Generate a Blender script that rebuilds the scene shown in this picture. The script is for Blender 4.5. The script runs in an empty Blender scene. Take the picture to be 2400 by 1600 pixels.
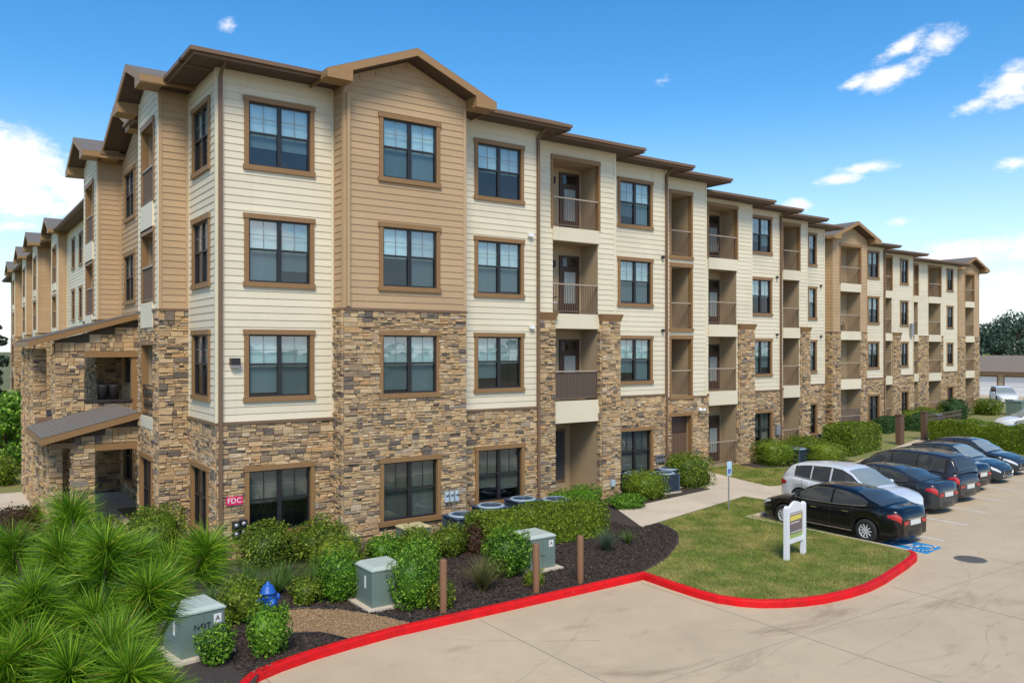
import bpy, bmesh, math, random
from mathutils import Vector, Matrix
R = math.radians
random.seed(7)
sc = bpy.context.scene
col = sc.collection

# ------------------------------------------------------------------ camera
CAM_Z = 5.6
YAW = 35.2
cd = bpy.data.cameras.new('camera')
cam = bpy.data.objects.new('camera', cd)
col.objects.link(cam)
cam.location = (0, 0, CAM_Z)
cam.rotation_euler = (R(90), 0, -R(YAW))
cd.sensor_width = 36
cd.lens = 28.78
cd.shift_y = 0.0068
cd.clip_start = .1
cd.clip_end = 3000
sc.camera = cam

# ------------------------------------------------------------------ sun, exposure
SUN_EL, SUN_AZ = 50, 212          # azimuth clockwise from +Y
sl = bpy.data.lights.new('sun', 'SUN')
sl.energy = 2.9
sl.angle = R(20)
sl.color = (1, .90, .745)
sun = bpy.data.objects.new('sun', sl)
col.objects.link(sun)
sdir = Vector((math.sin(R(SUN_AZ))*math.cos(R(SUN_EL)), math.cos(R(SUN_AZ))*math.cos(R(SUN_EL)), math.sin(R(SUN_EL))))
sun.rotation_euler = sdir.to_track_quat('Z', 'Y').to_euler()
sun.location = sdir*60
sc.view_settings.view_transform = 'Standard'
sc.view_settings.look = 'None'
sc.view_settings.gamma = 1
sc.view_settings.use_curve_mapping = False
sc.view_settings.exposure = 0.33

# ------------------------------------------------------------------ world: blue sky with scattered cumulus
w = bpy.data.worlds.new('World')
sc.world = w
w.use_nodes = True
nt = w.node_tree
nt.nodes.clear()
def N(tree, kind, **kw):
    n = tree.nodes.new(kind)
    for k, v in kw.items():
        if k == 'inp':
            for i, val in v.items():
                n.inputs[i].default_value = val
        else:
            setattr(n, k, v)
    return n
def MATH(tree, op, a, b=None, c=None, clamp=False):
    n = tree.nodes.new('ShaderNodeMath'); n.operation = op; n.use_clamp = clamp
    for i, x in enumerate((a, b, c)):
        if x is None: continue
        if isinstance(x, (int, float)): n.inputs[i].default_value = x
        else: tree.links.new(x, n.inputs[i])
    return n.outputs[0]
out = N(nt, 'ShaderNodeOutputWorld')
bg = N(nt, 'ShaderNodeBackground')
sky = N(nt, 'ShaderNodeTexSky')
sky.sky_type = 'NISHITA'
sky.sun_disc = False
sky.sun_elevation = R(SUN_EL)
sky.sun_rotation = R(SUN_AZ)
sky.air_density = 1.0
sky.dust_density = .6
sky.ozone_density = 2.0
hsv = N(nt, 'ShaderNodeHueSaturation', inp={'Hue': .498, 'Saturation': 1.40, 'Value': 1.32})
nt.links.new(sky.outputs[0], hsv.inputs['Color'])
tc = N(nt, 'ShaderNodeTexCoord')
sep = N(nt, 'ShaderNodeSeparateXYZ')
nt.links.new(tc.outputs['Generated'], sep.inputs[0])
az = MATH(nt, 'ARCTAN2', sep.outputs[0], sep.outputs[1])
el = MATH(nt, 'ARCSINE', sep.outputs[2])
comb = N(nt, 'ShaderNodeCombineXYZ')
nt.links.new(az, comb.inputs[0]); nt.links.new(el, comb.inputs[1])
def noise(scale, detail, rough, sx, sy):
    mp = N(nt, 'ShaderNodeMapping', inp={'Scale': (sx, sy, 1), 'Rotation': (0, 0, R(18))})
    nt.links.new(comb.outputs[0], mp.inputs[0])
    nz = N(nt, 'ShaderNodeTexNoise', inp={'Scale': scale, 'Detail': detail, 'Roughness': rough})
    nt.links.new(mp.outputs[0], nz.inputs['Vector'])
    return nz.outputs['Fac']
n1 = noise(20, 12, .70, .6, 1.25)
n2 = noise(75, 6, .65, .7, 1.1)
D2 = math.pi/180
def px2ae(x, y):          # direction of a cloud, from measurements on a 2352 px wide print
    return (YAW + math.degrees(math.atan((x-1176)/1880)), math.degrees(math.atan((800-y)/math.hypot(1880, x-1176))))
clouds = []               # azimuth, elevation, half width, half height, tilt (degrees), weight
for x, y, rx, ry, tl, wt in [(2165, 95, 66, 34, 14, 1.0), (2075, 110, 70, 22, 24, .9), (2045, 175, 100, 30, 16, 1.0), (1960, 195, 50, 20, 14, .8),
                             (2320, 195, 70, 44, 18, .95), (2240, 240, 80, 20, 22, .75), (1930, 412, 60, 16, 4, .95), (1990, 385, 75, 18, 4, .85), (2330, 375, 50, 18, 6, .85),
                             (522, 60, 26, 18, 30, .62), (1530, 180, 34, 22, 25, .42), (20, 380, 150, 92, 0, 1.5), (150, 440, 120, 70, 0, 1.0), (60, 452, 150, 60, 0, 1.2),
                             (20, 520, 90, 16, 4, .8), (2150, 600, 260, 26, 2, .7), (2330, 560, 200, 30, 3, .8), (2380, 650, 260, 50, 0, .75), (2070, 510, 34, 16, 0, .6), (1840, 470, 40, 18, 0, .8)]:
    a, e = px2ae(x, y)
    clouds.append((a, e, rx*.0305, ry*.0305, tl, wt))
rc = random.Random(3)
for i in range(14):
    clouds.append((YAW + 55 + i*19 + rc.uniform(-6, 6), rc.uniform(7, 34), rc.uniform(4, 10), rc.uniform(1.5, 3.5), rc.uniform(0, 20), rc.uniform(.8, 1.1)))
acc = None
for a, e, ra, re, tl, wt in clouds:
    a = (a + 180) % 360 - 180
    mp = N(nt, 'ShaderNodeMapping', vector_type='TEXTURE', inp={'Location': (a*D2, e*D2, 0), 'Rotation': (0, 0, R(tl)), 'Scale': (ra*D2, re*D2, 1)})
    nt.links.new(comb.outputs[0], mp.inputs[0])
    ln = N(nt, 'ShaderNodeVectorMath', operation='LENGTH')
    nt.links.new(mp.outputs[0], ln.inputs[0])
    m = MATH(nt, 'MULTIPLY_ADD', ln.outputs['Value'], -wt, wt)
    acc = m if acc is None else MATH(nt, 'MAXIMUM', acc, m)
acc = MATH(nt, 'MAXIMUM', acc, -1.0)
m = MATH(nt, 'MULTIPLY_ADD', n1, 2.6, -1.42)
m = MATH(nt, 'ADD', m, MATH(nt, 'MULTIPLY_ADD', n2, 1.1, -.55))
m = MATH(nt, 'ADD', m, MATH(nt, 'MULTIPLY', acc, 1.15))
mr = N(nt, 'ShaderNodeMapRange', interpolation_type='SMOOTHSTEP', inp={'From Min': -.05, 'From Max': 1.0, 'To Min': 0, 'To Max': .95})
nt.links.new(m, mr.inputs['Value'])
inview = N(nt, 'ShaderNodeMapRange', interpolation_type='SMOOTHSTEP', inp={'From Min': -.22, 'From Max': .12, 'To Min': 0, 'To Max': 1})
nt.links.new(acc, inview.inputs['Value'])
mask = MATH(nt, 'MULTIPLY', mr.outputs[0], inview.outputs[0])
haze = N(nt, 'ShaderNodeMapRange', interpolation_type='SMOOTHSTEP', inp={'From Min': -.02, 'From Max': .30, 'To Min': .55, 'To Max': 0})
nt.links.new(el, haze.inputs['Value'])
hz = N(nt, 'ShaderNodeMix', data_type='RGBA', inp={'B': (6.9, 7.6, 9.2, 1)})
nt.links.new(haze.outputs[0], hz.inputs[0]); nt.links.new(hsv.outputs[0], hz.inputs['A'])
mx = N(nt, 'ShaderNodeMix', data_type='RGBA', inp={'B': (8.2, 8.0, 8.3, 1)})
nt.links.new(mask, mx.inputs[0]); nt.links.new(hz.outputs['Result'], mx.inputs['A'])
nt.links.new(mx.outputs['Result'], bg.inputs['Color'])
bg.inputs['Strength'].default_value = .118
nt.links.new(bg.outputs[0], out.inputs['Surface'])

# ------------------------------------------------------------------ helpers
def tag(o, label=None, cat=None, group=None, kind=None):
    for k, v in (('label', label), ('category', cat), ('group', group), ('kind', kind)):
        if v: o[k] = v
    return o
class MB:
    """collects faces; build() links them as one mesh object"""
    def __init__(s): s.v = []; s.f = []; s.m = []; s.sm = []
    def face(s, pts, m=0, smooth=False):
        i = len(s.v); s.v += [tuple(p) for p in pts]; s.f.append(tuple(range(i, i+len(pts)))); s.m.append(m); s.sm.append(smooth)
    def hexa(s, p, m=0):
        i = len(s.v); s.v += [tuple(q) for q in p]
        for q in ((0, 3, 2, 1), (4, 5, 6, 7), (0, 1, 5, 4), (1, 2, 6, 5), (2, 3, 7, 6), (3, 0, 4, 7)):
            s.f.append(tuple(i+k for k in q)); s.m.append(m); s.sm.append(False)
    def box(s, x0, x1, y0, y1, z0, z1, m=0):
        s.hexa([(x0, y0, z0), (x1, y0, z0), (x1, y1, z0), (x0, y1, z0), (x0, y0, z1), (x1, y0, z1), (x1, y1, z1), (x0, y1, z1)], m)
    def grid(s, rows, m=0, smooth=True, close_u=False):
        i = len(s.v); nu = len(rows[0]); nr = len(rows)
        for r in rows: s.v += [tuple(p) for p in r]
        for a in range(nr-1):
            for b in range(nu if close_u else nu-1):
                c = (b+1) % nu
                s.f.append((i+a*nu+b, i+a*nu+c, i+(a+1)*nu+c, i+(a+1)*nu+b)); s.m.append(m); s.sm.append(smooth)
    def lathe(s, prof, n=16, c=(0, 0, 0), axis='z', m=0, smooth=True):
        rows = []
        for r, h in prof:
            row = []
            for k in range(n):
                t = 2*math.pi*k/n
                a, b = r*math.cos(t), r*math.sin(t)
                row.append({'z': (c[0]+a, c[1]+b, c[2]+h), 'y': (c[0]+a, c[1]+h, c[2]+b), 'x': (c[0]+h, c[1]+a, c[2]+b)}[axis])
            rows.append(row)
        s.grid(rows, m, smooth, True)
    def tube(s, path, r, n=8, m=0, r1=None):
        rows = []
        P = [Vector(p) for p in path]
        for k, p in enumerate(P):
            d = (P[min(k+1, len(P)-1)]-P[max(k-1, 0)]).normalized()
            a = d.cross(Vector((0, 0, 1)))
            if a.length < .01: a = Vector((1, 0, 0))
            a.normalize(); b = d.cross(a)
            rr = r if r1 is None else r+(r1-r)*k/max(1, len(P)-1)
            rows.append([p+a*rr*math.cos(2*math.pi*j/n)+b*rr*math.sin(2*math.pi*j/n) for j in range(n)])
        s.grid(rows, m, True, True)
        s.face(rows[0], m); s.face(rows[-1], m)
    def prism(s, poly, z0, z1, m=0, mtop=None):
        n = len(poly)
        s.face([(x, y, z1) for x, y in poly], m if mtop is None else mtop)
        s.face([(x, y, z0) for x, y in reversed(poly)], m)
        for i in range(n):
            a, b = poly[i], poly[(i+1) % n]
            s.face([(a[0], a[1], z0), (b[0], b[1], z0), (b[0], b[1], z1), (a[0], a[1], z1)], m)
    def mesh(s, name, mats, off=(0, 0, 0), recalc=False):
        me = bpy.data.meshes.new(name)
        if off != (0, 0, 0): v = [(x-off[0], y-off[1], z-off[2]) for x, y, z in s.v]
        else: v = s.v
        me.from_pydata(v, [], s.f)
        for mm in (mats if isinstance(mats, (list, tuple)) else [mats]): me.materials.append(mm)
        me.polygons.foreach_set('material_index', s.m)
        me.polygons.foreach_set('use_smooth', s.sm)
        if recalc:
            bm = bmesh.new(); bm.from_mesh(me); bmesh.ops.remove_doubles(bm, verts=bm.verts, dist=.0004)
            bmesh.ops.recalc_face_normals(bm, faces=bm.faces); bm.to_mesh(me); bm.free()
        me.update()
        return me
    def build(s, name, mats, parent=None, off=(0, 0, 0), recalc=False):
        o = bpy.data.objects.new(name, s.mesh(name, mats, off, recalc))
        col.objects.link(o)
        if parent: o.parent = parent
        return o
def empty(name, loc=(0, 0, 0), rz=0):
    o = bpy.data.objects.new(name, None); col.objects.link(o)
    o.location = loc; o.rotation_euler = (0, 0, rz); o.empty_display_size = .2
    return o
def copy_tree(o, parent=None):
    c = o.copy(); col.objects.link(c); c.parent = parent
    for ch in list(o.children): copy_tree(ch, c)
    return c

# ------------------------------------------------------------------ materials
def mat(name, base, rough=.7, var=.12, scale=3.0, bump=0, bscale=40, metal=0, spec=.5, coat=0, isl=0, hue=None, vert=None, detail=4):
    """principled with world-position noise; isl = brightness spread per mesh island and object; hue = second colour mixed by a large noise"""
    m = bpy.data.materials.new(name); m.use_nodes = True
    t = m.node_tree; b = t.nodes['Principled BSDF']
    b.inputs['Roughness'].default_value = rough
    b.inputs['Metallic'].default_value = metal
    b.inputs['Specular IOR Level'].default_value = spec
    if coat: b.inputs['Coat Weight'].default_value = coat; b.inputs['Coat Roughness'].default_value = .04
    g = t.nodes.new('ShaderNodeNewGeometry')
    nz = N(t, 'ShaderNodeTexNoise', inp={'Scale': scale, 'Detail': detail, 'Roughness': .6})
    pos = g.outputs['Position']
    if vert:
        mp = N(t, 'ShaderNodeMapping', inp={'Scale': vert}); t.links.new(pos, mp.inputs[0]); pos = mp.outputs[0]
    t.links.new(pos, nz.inputs['Vector'])
    k = MATH(t, 'MULTIPLY_ADD', nz.outputs['Fac'], 2*var, 1-var)
    if isl:
        oi = t.nodes.new('ShaderNodeObjectInfo')
        r = MATH(t, 'FRACT', MATH(t, 'ADD', g.outputs['Random Per Island'], oi.outputs['Random']))
        k = MATH(t, 'MULTIPLY', k, MATH(t, 'MULTIPLY_ADD', r, 2*isl, 1-isl))
    cn = N(t, 'ShaderNodeMix', data_type='RGBA', blend_type='MULTIPLY', inp={0: 1.0, 'A': (*base, 1)})
    if hue:
        n2_ = N(t, 'ShaderNodeTexNoise', inp={'Scale': hue[1], 'Detail': 5, 'Roughness': .65})
        t.links.new(g.outputs['Position'], n2_.inputs['Vector'])
        rr = N(t, 'ShaderNodeMapRange', inp={'From Min': .38, 'From Max': .66})
        t.links.new(n2_.outputs['Fac'], rr.inputs['Value'])
        hm = N(t, 'ShaderNodeMix', data_type='RGBA', inp={'A': (*base, 1), 'B': (*hue[0], 1)})
        t.links.new(rr.outputs[0], hm.inputs[0]); t.links.new(hm.outputs['Result'], cn.inputs['A'])
    cv = t.nodes.new('ShaderNodeCombineColor')
    for i in range(3): t.links.new(k, cv.inputs[i])
    t.links.new(cv.outputs[0], cn.inputs['B'])
    t.links.new(cn.outputs['Result'], b.inputs['Base Color'])
    if bump:
        bz = N(t, 'ShaderNodeTexNoise', inp={'Scale': bscale, 'Detail': 4})
        t.links.new(pos, bz.inputs['Vector'])
        bp = N(t, 'ShaderNodeBump', inp={'Strength': bump, 'Distance': .02})
        t.links.new(bz.outputs['Fac'], bp.inputs['Height']); t.links.new(bp.outputs[0], b.inputs['Normal'])
    return m
def ramp_mat(name, stops, rough=.85, var=.32, scale=18, bump=.5, bscale=60, transl=0, hue=None):
    """each mesh island (a stone, a leaf) takes its own colour from the ramp"""
    m = bpy.data.materials.new(name); m.use_nodes = True
    t = m.node_tree; b = t.nodes['Principled BSDF']
    b.inputs['Roughness'].default_value = rough
    b.inputs['Specular IOR Level'].default_value = .3
    g = t.nodes.new('ShaderNodeNewGeometry'); oi = t.nodes.new('ShaderNodeObjectInfo')
    r = MATH(t, 'FRACT', MATH(t, 'ADD', g.outputs['Random Per Island'], oi.outputs['Random']))
    cr = t.nodes.new('ShaderNodeValToRGB')
    e = cr.color_ramp.elements
    for i, (p, c) in enumerate(stops):
        x = e[i] if i < 2 else e.new(p)
        x.position = p; x.color = (*c, 1)
    t.links.new(r, cr.inputs[0])
    nz = N(t, 'ShaderNodeTexNoise', inp={'Scale': scale, 'Detail': 4, 'Roughness': .65})
    t.links.new(g.outputs['Position'], nz.inputs['Vector'])
    k = MATH(t, 'MULTIPLY_ADD', nz.outputs['Fac'], 2*var, 1-var)
    cv = t.nodes.new('ShaderNodeCombineColor')
    for i in range(3): t.links.new(k, cv.inputs[i])
    cn = N(t, 'ShaderNodeMix', data_type='RGBA', blend_type='MULTIPLY', inp={0: 1.0})
    src = cr.outputs[0]
    if hue:
        n2_ = N(t, 'ShaderNodeTexNoise', inp={'Scale': hue[1], 'Detail': 6, 'Roughness': .7})
        t.links.new(g.outputs['Position'], n2_.inputs['Vector'])
        rr = N(t, 'ShaderNodeMapRange', inp={'From Min': .42, 'From Max': .62, 'To Max': .85})
        t.links.new(n2_.outputs['Fac'], rr.inputs['Value'])
        hm = N(t, 'ShaderNodeMix', data_type='RGBA', inp={'B': (*hue[0], 1)})
        t.links.new(rr.outputs[0], hm.inputs[0]); t.links.new(src, hm.inputs['A']); src = hm.outputs['Result']
    t.links.new(src, cn.inputs['A']); t.links.new(cv.outputs[0], cn.inputs['B'])
    t.links.new(cn.outputs['Result'], b.inputs['Base Color'])
    if bump:
        bz = N(t, 'ShaderNodeTexNoise', inp={'Scale': bscale, 'Detail': 4})
        t.links.new(g.outputs['Position'], bz.inputs['Vector'])
        bp = N(t, 'ShaderNodeBump', inp={'Strength': bump, 'Distance': .03})
        t.links.new(bz.outputs['Fac'], bp.inputs['Height']); t.links.new(bp.outputs[0], b.inputs['Normal'])
    if transl:
        tr = t.nodes.new('ShaderNodeBsdfTranslucent'); ms = N(t, 'ShaderNodeMixShader', inp={0: transl})
        t.links.new(cn.outputs['Result'], tr.inputs['Color'])
        t.links.new(b.outputs[0], ms.inputs[1]); t.links.new(tr.outputs[0], ms.inputs[2])
        t.links.new(ms.outputs[0], t.nodes['Material Output'].inputs['Surface'])
    return m
def glass_mat(name, tint, refl=.1, rough=.02):
    m = bpy.data.materials.new(name); m.use_nodes = True
    t = m.node_tree; t.nodes.remove(t.nodes['Principled BSDF'])
    tr = N(t, 'ShaderNodeBsdfTransparent', inp={'Color': (*tint, 1)})
    gl = N(t, 'ShaderNodeBsdfGlossy', inp={'Color': (1, 1, 1, 1), 'Roughness': rough})
    fr = N(t, 'ShaderNodeLayerWeight', inp={'Blend': .5})      # Schlick reflectance, same from both sides of the pane
    f = MATH(t, 'MULTIPLY_ADD', MATH(t, 'POWER', fr.outputs['Facing'], 5.0), .9, .04+refl, clamp=True)
    g = t.nodes.new('ShaderNodeNewGeometry')
    nz = N(t, 'ShaderNodeTexNoise', inp={'Scale': 1.3, 'Detail': 2}); t.links.new(g.outputs['Position'], nz.inputs['Vector'])
    bp = N(t, 'ShaderNodeBump', inp={'Strength': .05, 'Distance': .2}); t.links.new(nz.outputs['Fac'], bp.inputs['Height'])
    t.links.new(bp.outputs[0], gl.inputs['Normal'])
    ms = t.nodes.new('ShaderNodeMixShader')
    t.links.new(f, ms.inputs[0]); t.links.new(tr.outputs[0], ms.inputs[1]); t.links.new(gl.outputs[0], ms.inputs[2])
    t.links.new(ms.outputs[0], t.nodes['Material Output'].inputs['Surface'])
    return m
CREAM = mat('cream_siding', (.69, .625, .465), .62, .06, 1.2, .04, 60, isl=.045, vert=(.6, .6, 2), hue=((.64, .57, .415), .35))
TAN = mat('tan_siding', (.455, .312, .172), .62, .07, 1.2, .04, 60, isl=.05, vert=(.6, .6, 2), hue=((.415, .28, .15), .35))
TRIM = mat('ochre_brown_trim', (.25, .14, .054), .55, .12, 5)
TRIM_DK = mat('brown_fascia', (.17, .10, .055), .55, .14, 4)
RAKE = mat('ochre_rake', (.31, .18, .072), .55, .1, 5)
MUNTIN = mat('pale_muntin', (.20, .23, .24), .5, .1, 8)
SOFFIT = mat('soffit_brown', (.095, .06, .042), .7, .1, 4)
SHINGLE = mat('roof_shingles', (.155, .135, .115), .9, .3, 14, .5, 30)
MORTAR = mat('mortar', (.10, .08, .06), .95, .2, 12)
STONE = ramp_mat('ledge_stone', [(0, (.12, .10, .085)), (.08, (.20, .155, .115)), (.20, (.31, .22, .135)), (.34, (.45, .30, .155)), (.48, (.53, .375, .20)),
                                 (.60, (.36, .265, .165)), (.72, (.55, .41, .235)), (.85, (.47, .285, .13)), (.94, (.58, .46, .30)), (1.0, (.22, .185, .155))])
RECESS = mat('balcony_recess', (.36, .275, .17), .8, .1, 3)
SASH = mat('dark_bronze_sash', (.018, .017, .018), .4, .1, 8)
GLASS_U = glass_mat('upper_pane_glass', (.93, 1.0, 1.0), .15)
GLASS_L = glass_mat('screened_pane_glass', (.42, .48, .50), .04, .10)
GLASS_D = glass_mat('ground_floor_glass', (.55, .60, .60), .04)
BLIND = mat('window_blind', (.33, .46, .47), .8, .16, 1.2, vert=(5, 5, .4), isl=.3)
BLIND_D = mat('dim_window_blind', (.23, .24, .21), .8, .3, 1.0, vert=(6, 6, .3), isl=.25)
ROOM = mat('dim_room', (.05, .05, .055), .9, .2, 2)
DOOR_PANE = mat('door_glass_blind', (.22, .26, .26), .3, .2, 1.5, coat=.5)
RAIL = mat('brown_railing', (.125, .085, .06), .5, .1, 6)
DOOR = mat('dark_wood_door', (.045, .024, .015), .5, .3, 6, vert=(6, 6, .6))
WOOD = mat('brown_wood_door', (.12, .07, .04), .6, .3, 5, vert=(9, 9, .5))
METAL = mat('grey_metal', (.35, .36, .37), .45, .1, 8, metal=.6)
BLACK = mat('black_plastic', (.015, .015, .016), .5, .1, 8)
WHITE = mat('white_paint', (.78, .78, .77), .5, .06, 6)
# ------------------------------------------------------------------ ground, paving, kerbs
ASPH = mat('drive_concrete', (.52, .415, .27), .85, .13, 1.3, .12, 30, hue=((.47, .37, .24), .30), detail=9)
def add_stains(m, scale, stretch, lo, hi, tint, rot=0):
    """tyre dirt and damp stains: a stretched noise darkens the existing colour"""
    t = m.node_tree; b = t.nodes['Principled BSDF']; src = b.inputs['Base Color'].links[0].from_socket
    g = t.nodes.new('ShaderNodeNewGeometry'); mp = N(t, 'ShaderNodeMapping', inp={'Scale': stretch, 'Rotation': (0, 0, R(rot)), 'Location': (3.1, 1.7, 0)})
    nz = N(t, 'ShaderNodeTexNoise', inp={'Scale': scale, 'Detail': 8, 'Roughness': .68, 'Distortion': .8})
    t.links.new(g.outputs['Position'], mp.inputs[0]); t.links.new(mp.outputs[0], nz.inputs['Vector'])
    mr_ = N(t, 'ShaderNodeMapRange', interpolation_type='SMOOTHSTEP', inp={'From Min': lo, 'From Max': hi})
    t.links.new(nz.outputs['Fac'], mr_.inputs['Value'])
    mx_ = N(t, 'ShaderNodeMix', data_type='RGBA', blend_type='MULTIPLY', inp={'B': (*tint, 1)})
    t.links.new(mr_.outputs[0], mx_.inputs[0]); t.links.new(src, mx_.inputs['A']); t.links.new(mx_.outputs['Result'], b.inputs['Base Color'])
def add_chips(m, scale, lo, hi, c):
    """worn-through spots that show the material below"""
    t = m.node_tree; b = t.nodes['Principled BSDF']; src = b.inputs['Base Color'].links[0].from_socket
    g = t.nodes.new('ShaderNodeNewGeometry'); nz = N(t, 'ShaderNodeTexNoise', inp={'Scale': scale, 'Detail': 7, 'Roughness': .7})
    t.links.new(g.outputs['Position'], nz.inputs['Vector'])
    mr_ = N(t, 'ShaderNodeMapRange', inp={'From Min': lo, 'From Max': hi}); t.links.new(nz.outputs['Fac'], mr_.inputs['Value'])
    mx_ = N(t, 'ShaderNodeMix', data_type='RGBA', inp={'B': (*c, 1)})
    t.links.new(mr_.outputs[0], mx_.inputs[0]); t.links.new(src, mx_.inputs['A']); t.links.new(mx_.outputs['Result'], b.inputs['Base Color'])
add_stains(ASPH, .42, (.7, 1.6, 1), .53, .74, (.66, .63, .60), -12)
add_stains(ASPH, 2.2, (.5, 2.2, 1), .58, .72, (.78, .76, .74), -18)
add_stains(ASPH, 9.0, (1, 1, 1), .66, .74, (.72, .70, .68))
add_stains(CREAM, 1.6, (2.4, 2.4, .22), .55, .8, (.90, .885, .86)); add_stains(TAN, 1.6, (2.4, 2.4, .22), .55, .8, (.90, .885, .87))
def poly_sheet(name, poly, z, m, kind='structure', thick=None):
    b = MB()
    if thick: b.prism(poly, z-thick, z)
    else: b.face([(x, y, z) for x, y in poly])
    o = b.build(name, m); tag(o, kind=kind)
    return o

# ------------------------------------------------------------------ apartment building
OFF = (5.9, 21.5, 0.0)
bld = empty('apartment_building', OFF)
tag(bld, 'four storey apartment building with cream and tan siding, ledge stone base and brown roof', 'building')
class Wall:
    def __init__(s, kind, c): s.k = kind; s.c = c
    def P(s, a, o, z):
        return {'F': (a, s.c-o, z), 'L': (s.c-o, a, z), 'R': (s.c+o, a, z)}[s.k]
    def box(s, mb, a0, a1, o0, o1, z0, z1, m=0):
        mb.hexa([s.P(a0, o1, z0), s.P(a1, o1, z0), s.P(a1, o0, z0), s.P(a0, o0, z0), s.P(a0, o1, z1), s.P(a1, o1, z1), s.P(a1, o0, z1), s.P(a0, o0, z1)], m)
FWD = Vector((math.sin(R(YAW)), math.cos(R(YAW)), 0))
def near(p): return max(1.0, Vector(p).dot(FWD))
BOARDS, STONES = [], []
rw_ = random.Random(17)
rs = random.Random(11)
def spans(a0, a1, z0, z1, ops):
    """parts of a0..a1 left free by the openings that cross the band z0..z1"""
    segs = [(a0, a1)]
    zm = (z0+z1)/2
    for o in ops:
        if o[2] < zm < o[3]:
            ns = []
            for s, e in segs:
                if o[1] <= s or o[0] >= e: ns.append((s, e)); continue
                if o[0] > s: ns.append((s, o[0]))
                if o[1] < e: ns.append((o[1], e))
            segs = ns
    return [(s, e) for s, e in segs if e-s > .03]
def add_siding(W, par, a0, a1, z0, z1, ops, mi, tri=None):
    n = max(1, round((z1-z0)/.19)); h = (z1-z0)/n
    # break each course where an opening starts or stops so that no board hangs over a window
    for i in range(n):
        lo, hi = z0+i*h, z0+(i+1)*h
        cuts = sorted({lo, hi} | {q for o in ops for q in (o[2], o[3]) if lo+.02 < q < hi-.02})
        for c0, c1 in zip(cuts, cuts[1:]):
            s0, s1 = a0, a1
            if tri:
                ac, hw, zb, rise = tri
                if c1 > zb:
                    f = max(0, 1-(c1-zb)/rise); s0, s1 = max(a0, ac-hw*f), min(a1, ac+hw*f)
                    if s1-s0 < .05: continue
            for s, e in spans(s0, s1, c0, c1, ops):
                # long runs are made of 3.6 m boards with staggered butts
                x = s
                first = 1.2+1.2*((i*7) % 3)
                while x < e-.001:
                    y = min(e, x+(first if x == s and e-s > 4.5 else 3.66))
                    if e-y < .5: y = e
                    ob = .006 + .017*(hi-c0)/h; ot = .006 + .017*(hi-c1)/h
                    g = .0015
                    BOARDS.append((W, par, x+g, y-g, c0, c1-.0005, ob, ot, mi))
                    x = y
def add_stone(W, par, a0, a1, z0, z1, ops):
    z = z0
    while z < z1-.02:
        h = rs.uniform(.11, .18)
        if z1-z < .3: h = z1-z
        cuts = sorted({z, z+h} | {q for o in ops for q in (o[2], o[3]) if z+.03 < q < z+h-.03})
        for c0, c1 in zip(cuts, cuts[1:]):
            for s, e in spans(a0, a1, c0, c1, ops):
                x = s
                while x < e-.001:
                    L = rs.uniform(.14, .40)
                    y = min(e, x+L)
                    if e-y < .1: y = e
                    if c1-c0 > .12 and rs.random() < .70:
                        k = c0+(c1-c0)*rs.uniform(.36, .64)
                        for q0, q1 in ((c0, k), (k, c1)):
                            if y-x > .22 and rs.random() < .55:
                                xm = x+(y-x)*rs.uniform(.35, .65)
                                STONES.append((W, par, x, xm, q0, q1)); STONES.append((W, par, xm, y, q0, q1))
                            else: STONES.append((W, par, x, y, q0, q1))
                    else: STONES.append((W, par, x, y, c0, c1))
                    x = y
        z += h
CL = {'stone': 0, 'cream': 1, 'tan': 2}
WM = [MORTAR, CREAM, TAN]
def wall(W, a0, a1, clads, ops=(), tri=None, edge=True):
    mb = MB()
    z0, z1 = clads[0][0], clads[-1][1]
    zs = sorted({c for cl in clads for c in cl[:2]} | {q for o in ops for q in (o[2], o[3]) if z0 < q < z1})
    As = sorted({a0, a1} | {q for o in ops for q in (o[0], o[1]) if a0 < q < a1})
    for za, zb in zip(zs, zs[1:]):
        zm = (za+zb)/2
        mi = next(CL[c[2]] for c in clads if c[0] <= zm <= c[1])
        for x0, x1 in zip(As, As[1:]):
            xm = (x0+x1)/2
            if any(o[0] < xm < o[1] and o[2] < zm < o[3] for o in ops): continue
            mb.face([W.P(x0, 0, za), W.P(x1, 0, za), W.P(x1, 0, zb), W.P(x0, 0, zb)], mi)
    if tri:
        ac, hw, zb, rise = tri
        mb.face([W.P(ac-hw, 0, zb), W.P(ac+hw, 0, zb), W.P(ac, 0, zb+rise)], CL[clads[-1][2]])
    par = mb.build('wall', WM, bld, OFF)
    e = .09 if edge else 0
    for c0, c1, k in clads:
        if k == 'stone': add_stone(W, par, a0, a1, c0, c1-.05, ops)
        else:
            top = c1
            add_siding(W, par, a0+e, a1-e, c0+.02, top, ops, CL[k], None)
            if edge:
                for q0 in (a0, a1-e): cb = MB(); W.box(cb, q0, q0+e, 0, .03, c0, c1); cb.build('corner_board', WM[CL[k]], bld, OFF)
    for q in range(1, len(clads)):
        zz = clads[q][0]
        if clads[q-1][2] == 'stone':
            for s, e2 in spans(a0, a1, zz-.06, zz, ops):
                fb = MB(); W.box(fb, s+.003, e2-.003, 0, .085, zz-.055, zz+.015); fb.build('stone_ledge', TRIM_DK, bld, OFF)
    if tri: add_siding(W, par, tri[0]-tri[1], tri[0]+tri[1], tri[2]+.001, tri[2]+tri[3]-.02, (), CL[clads[-1][2]], tri)
    return par
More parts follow.
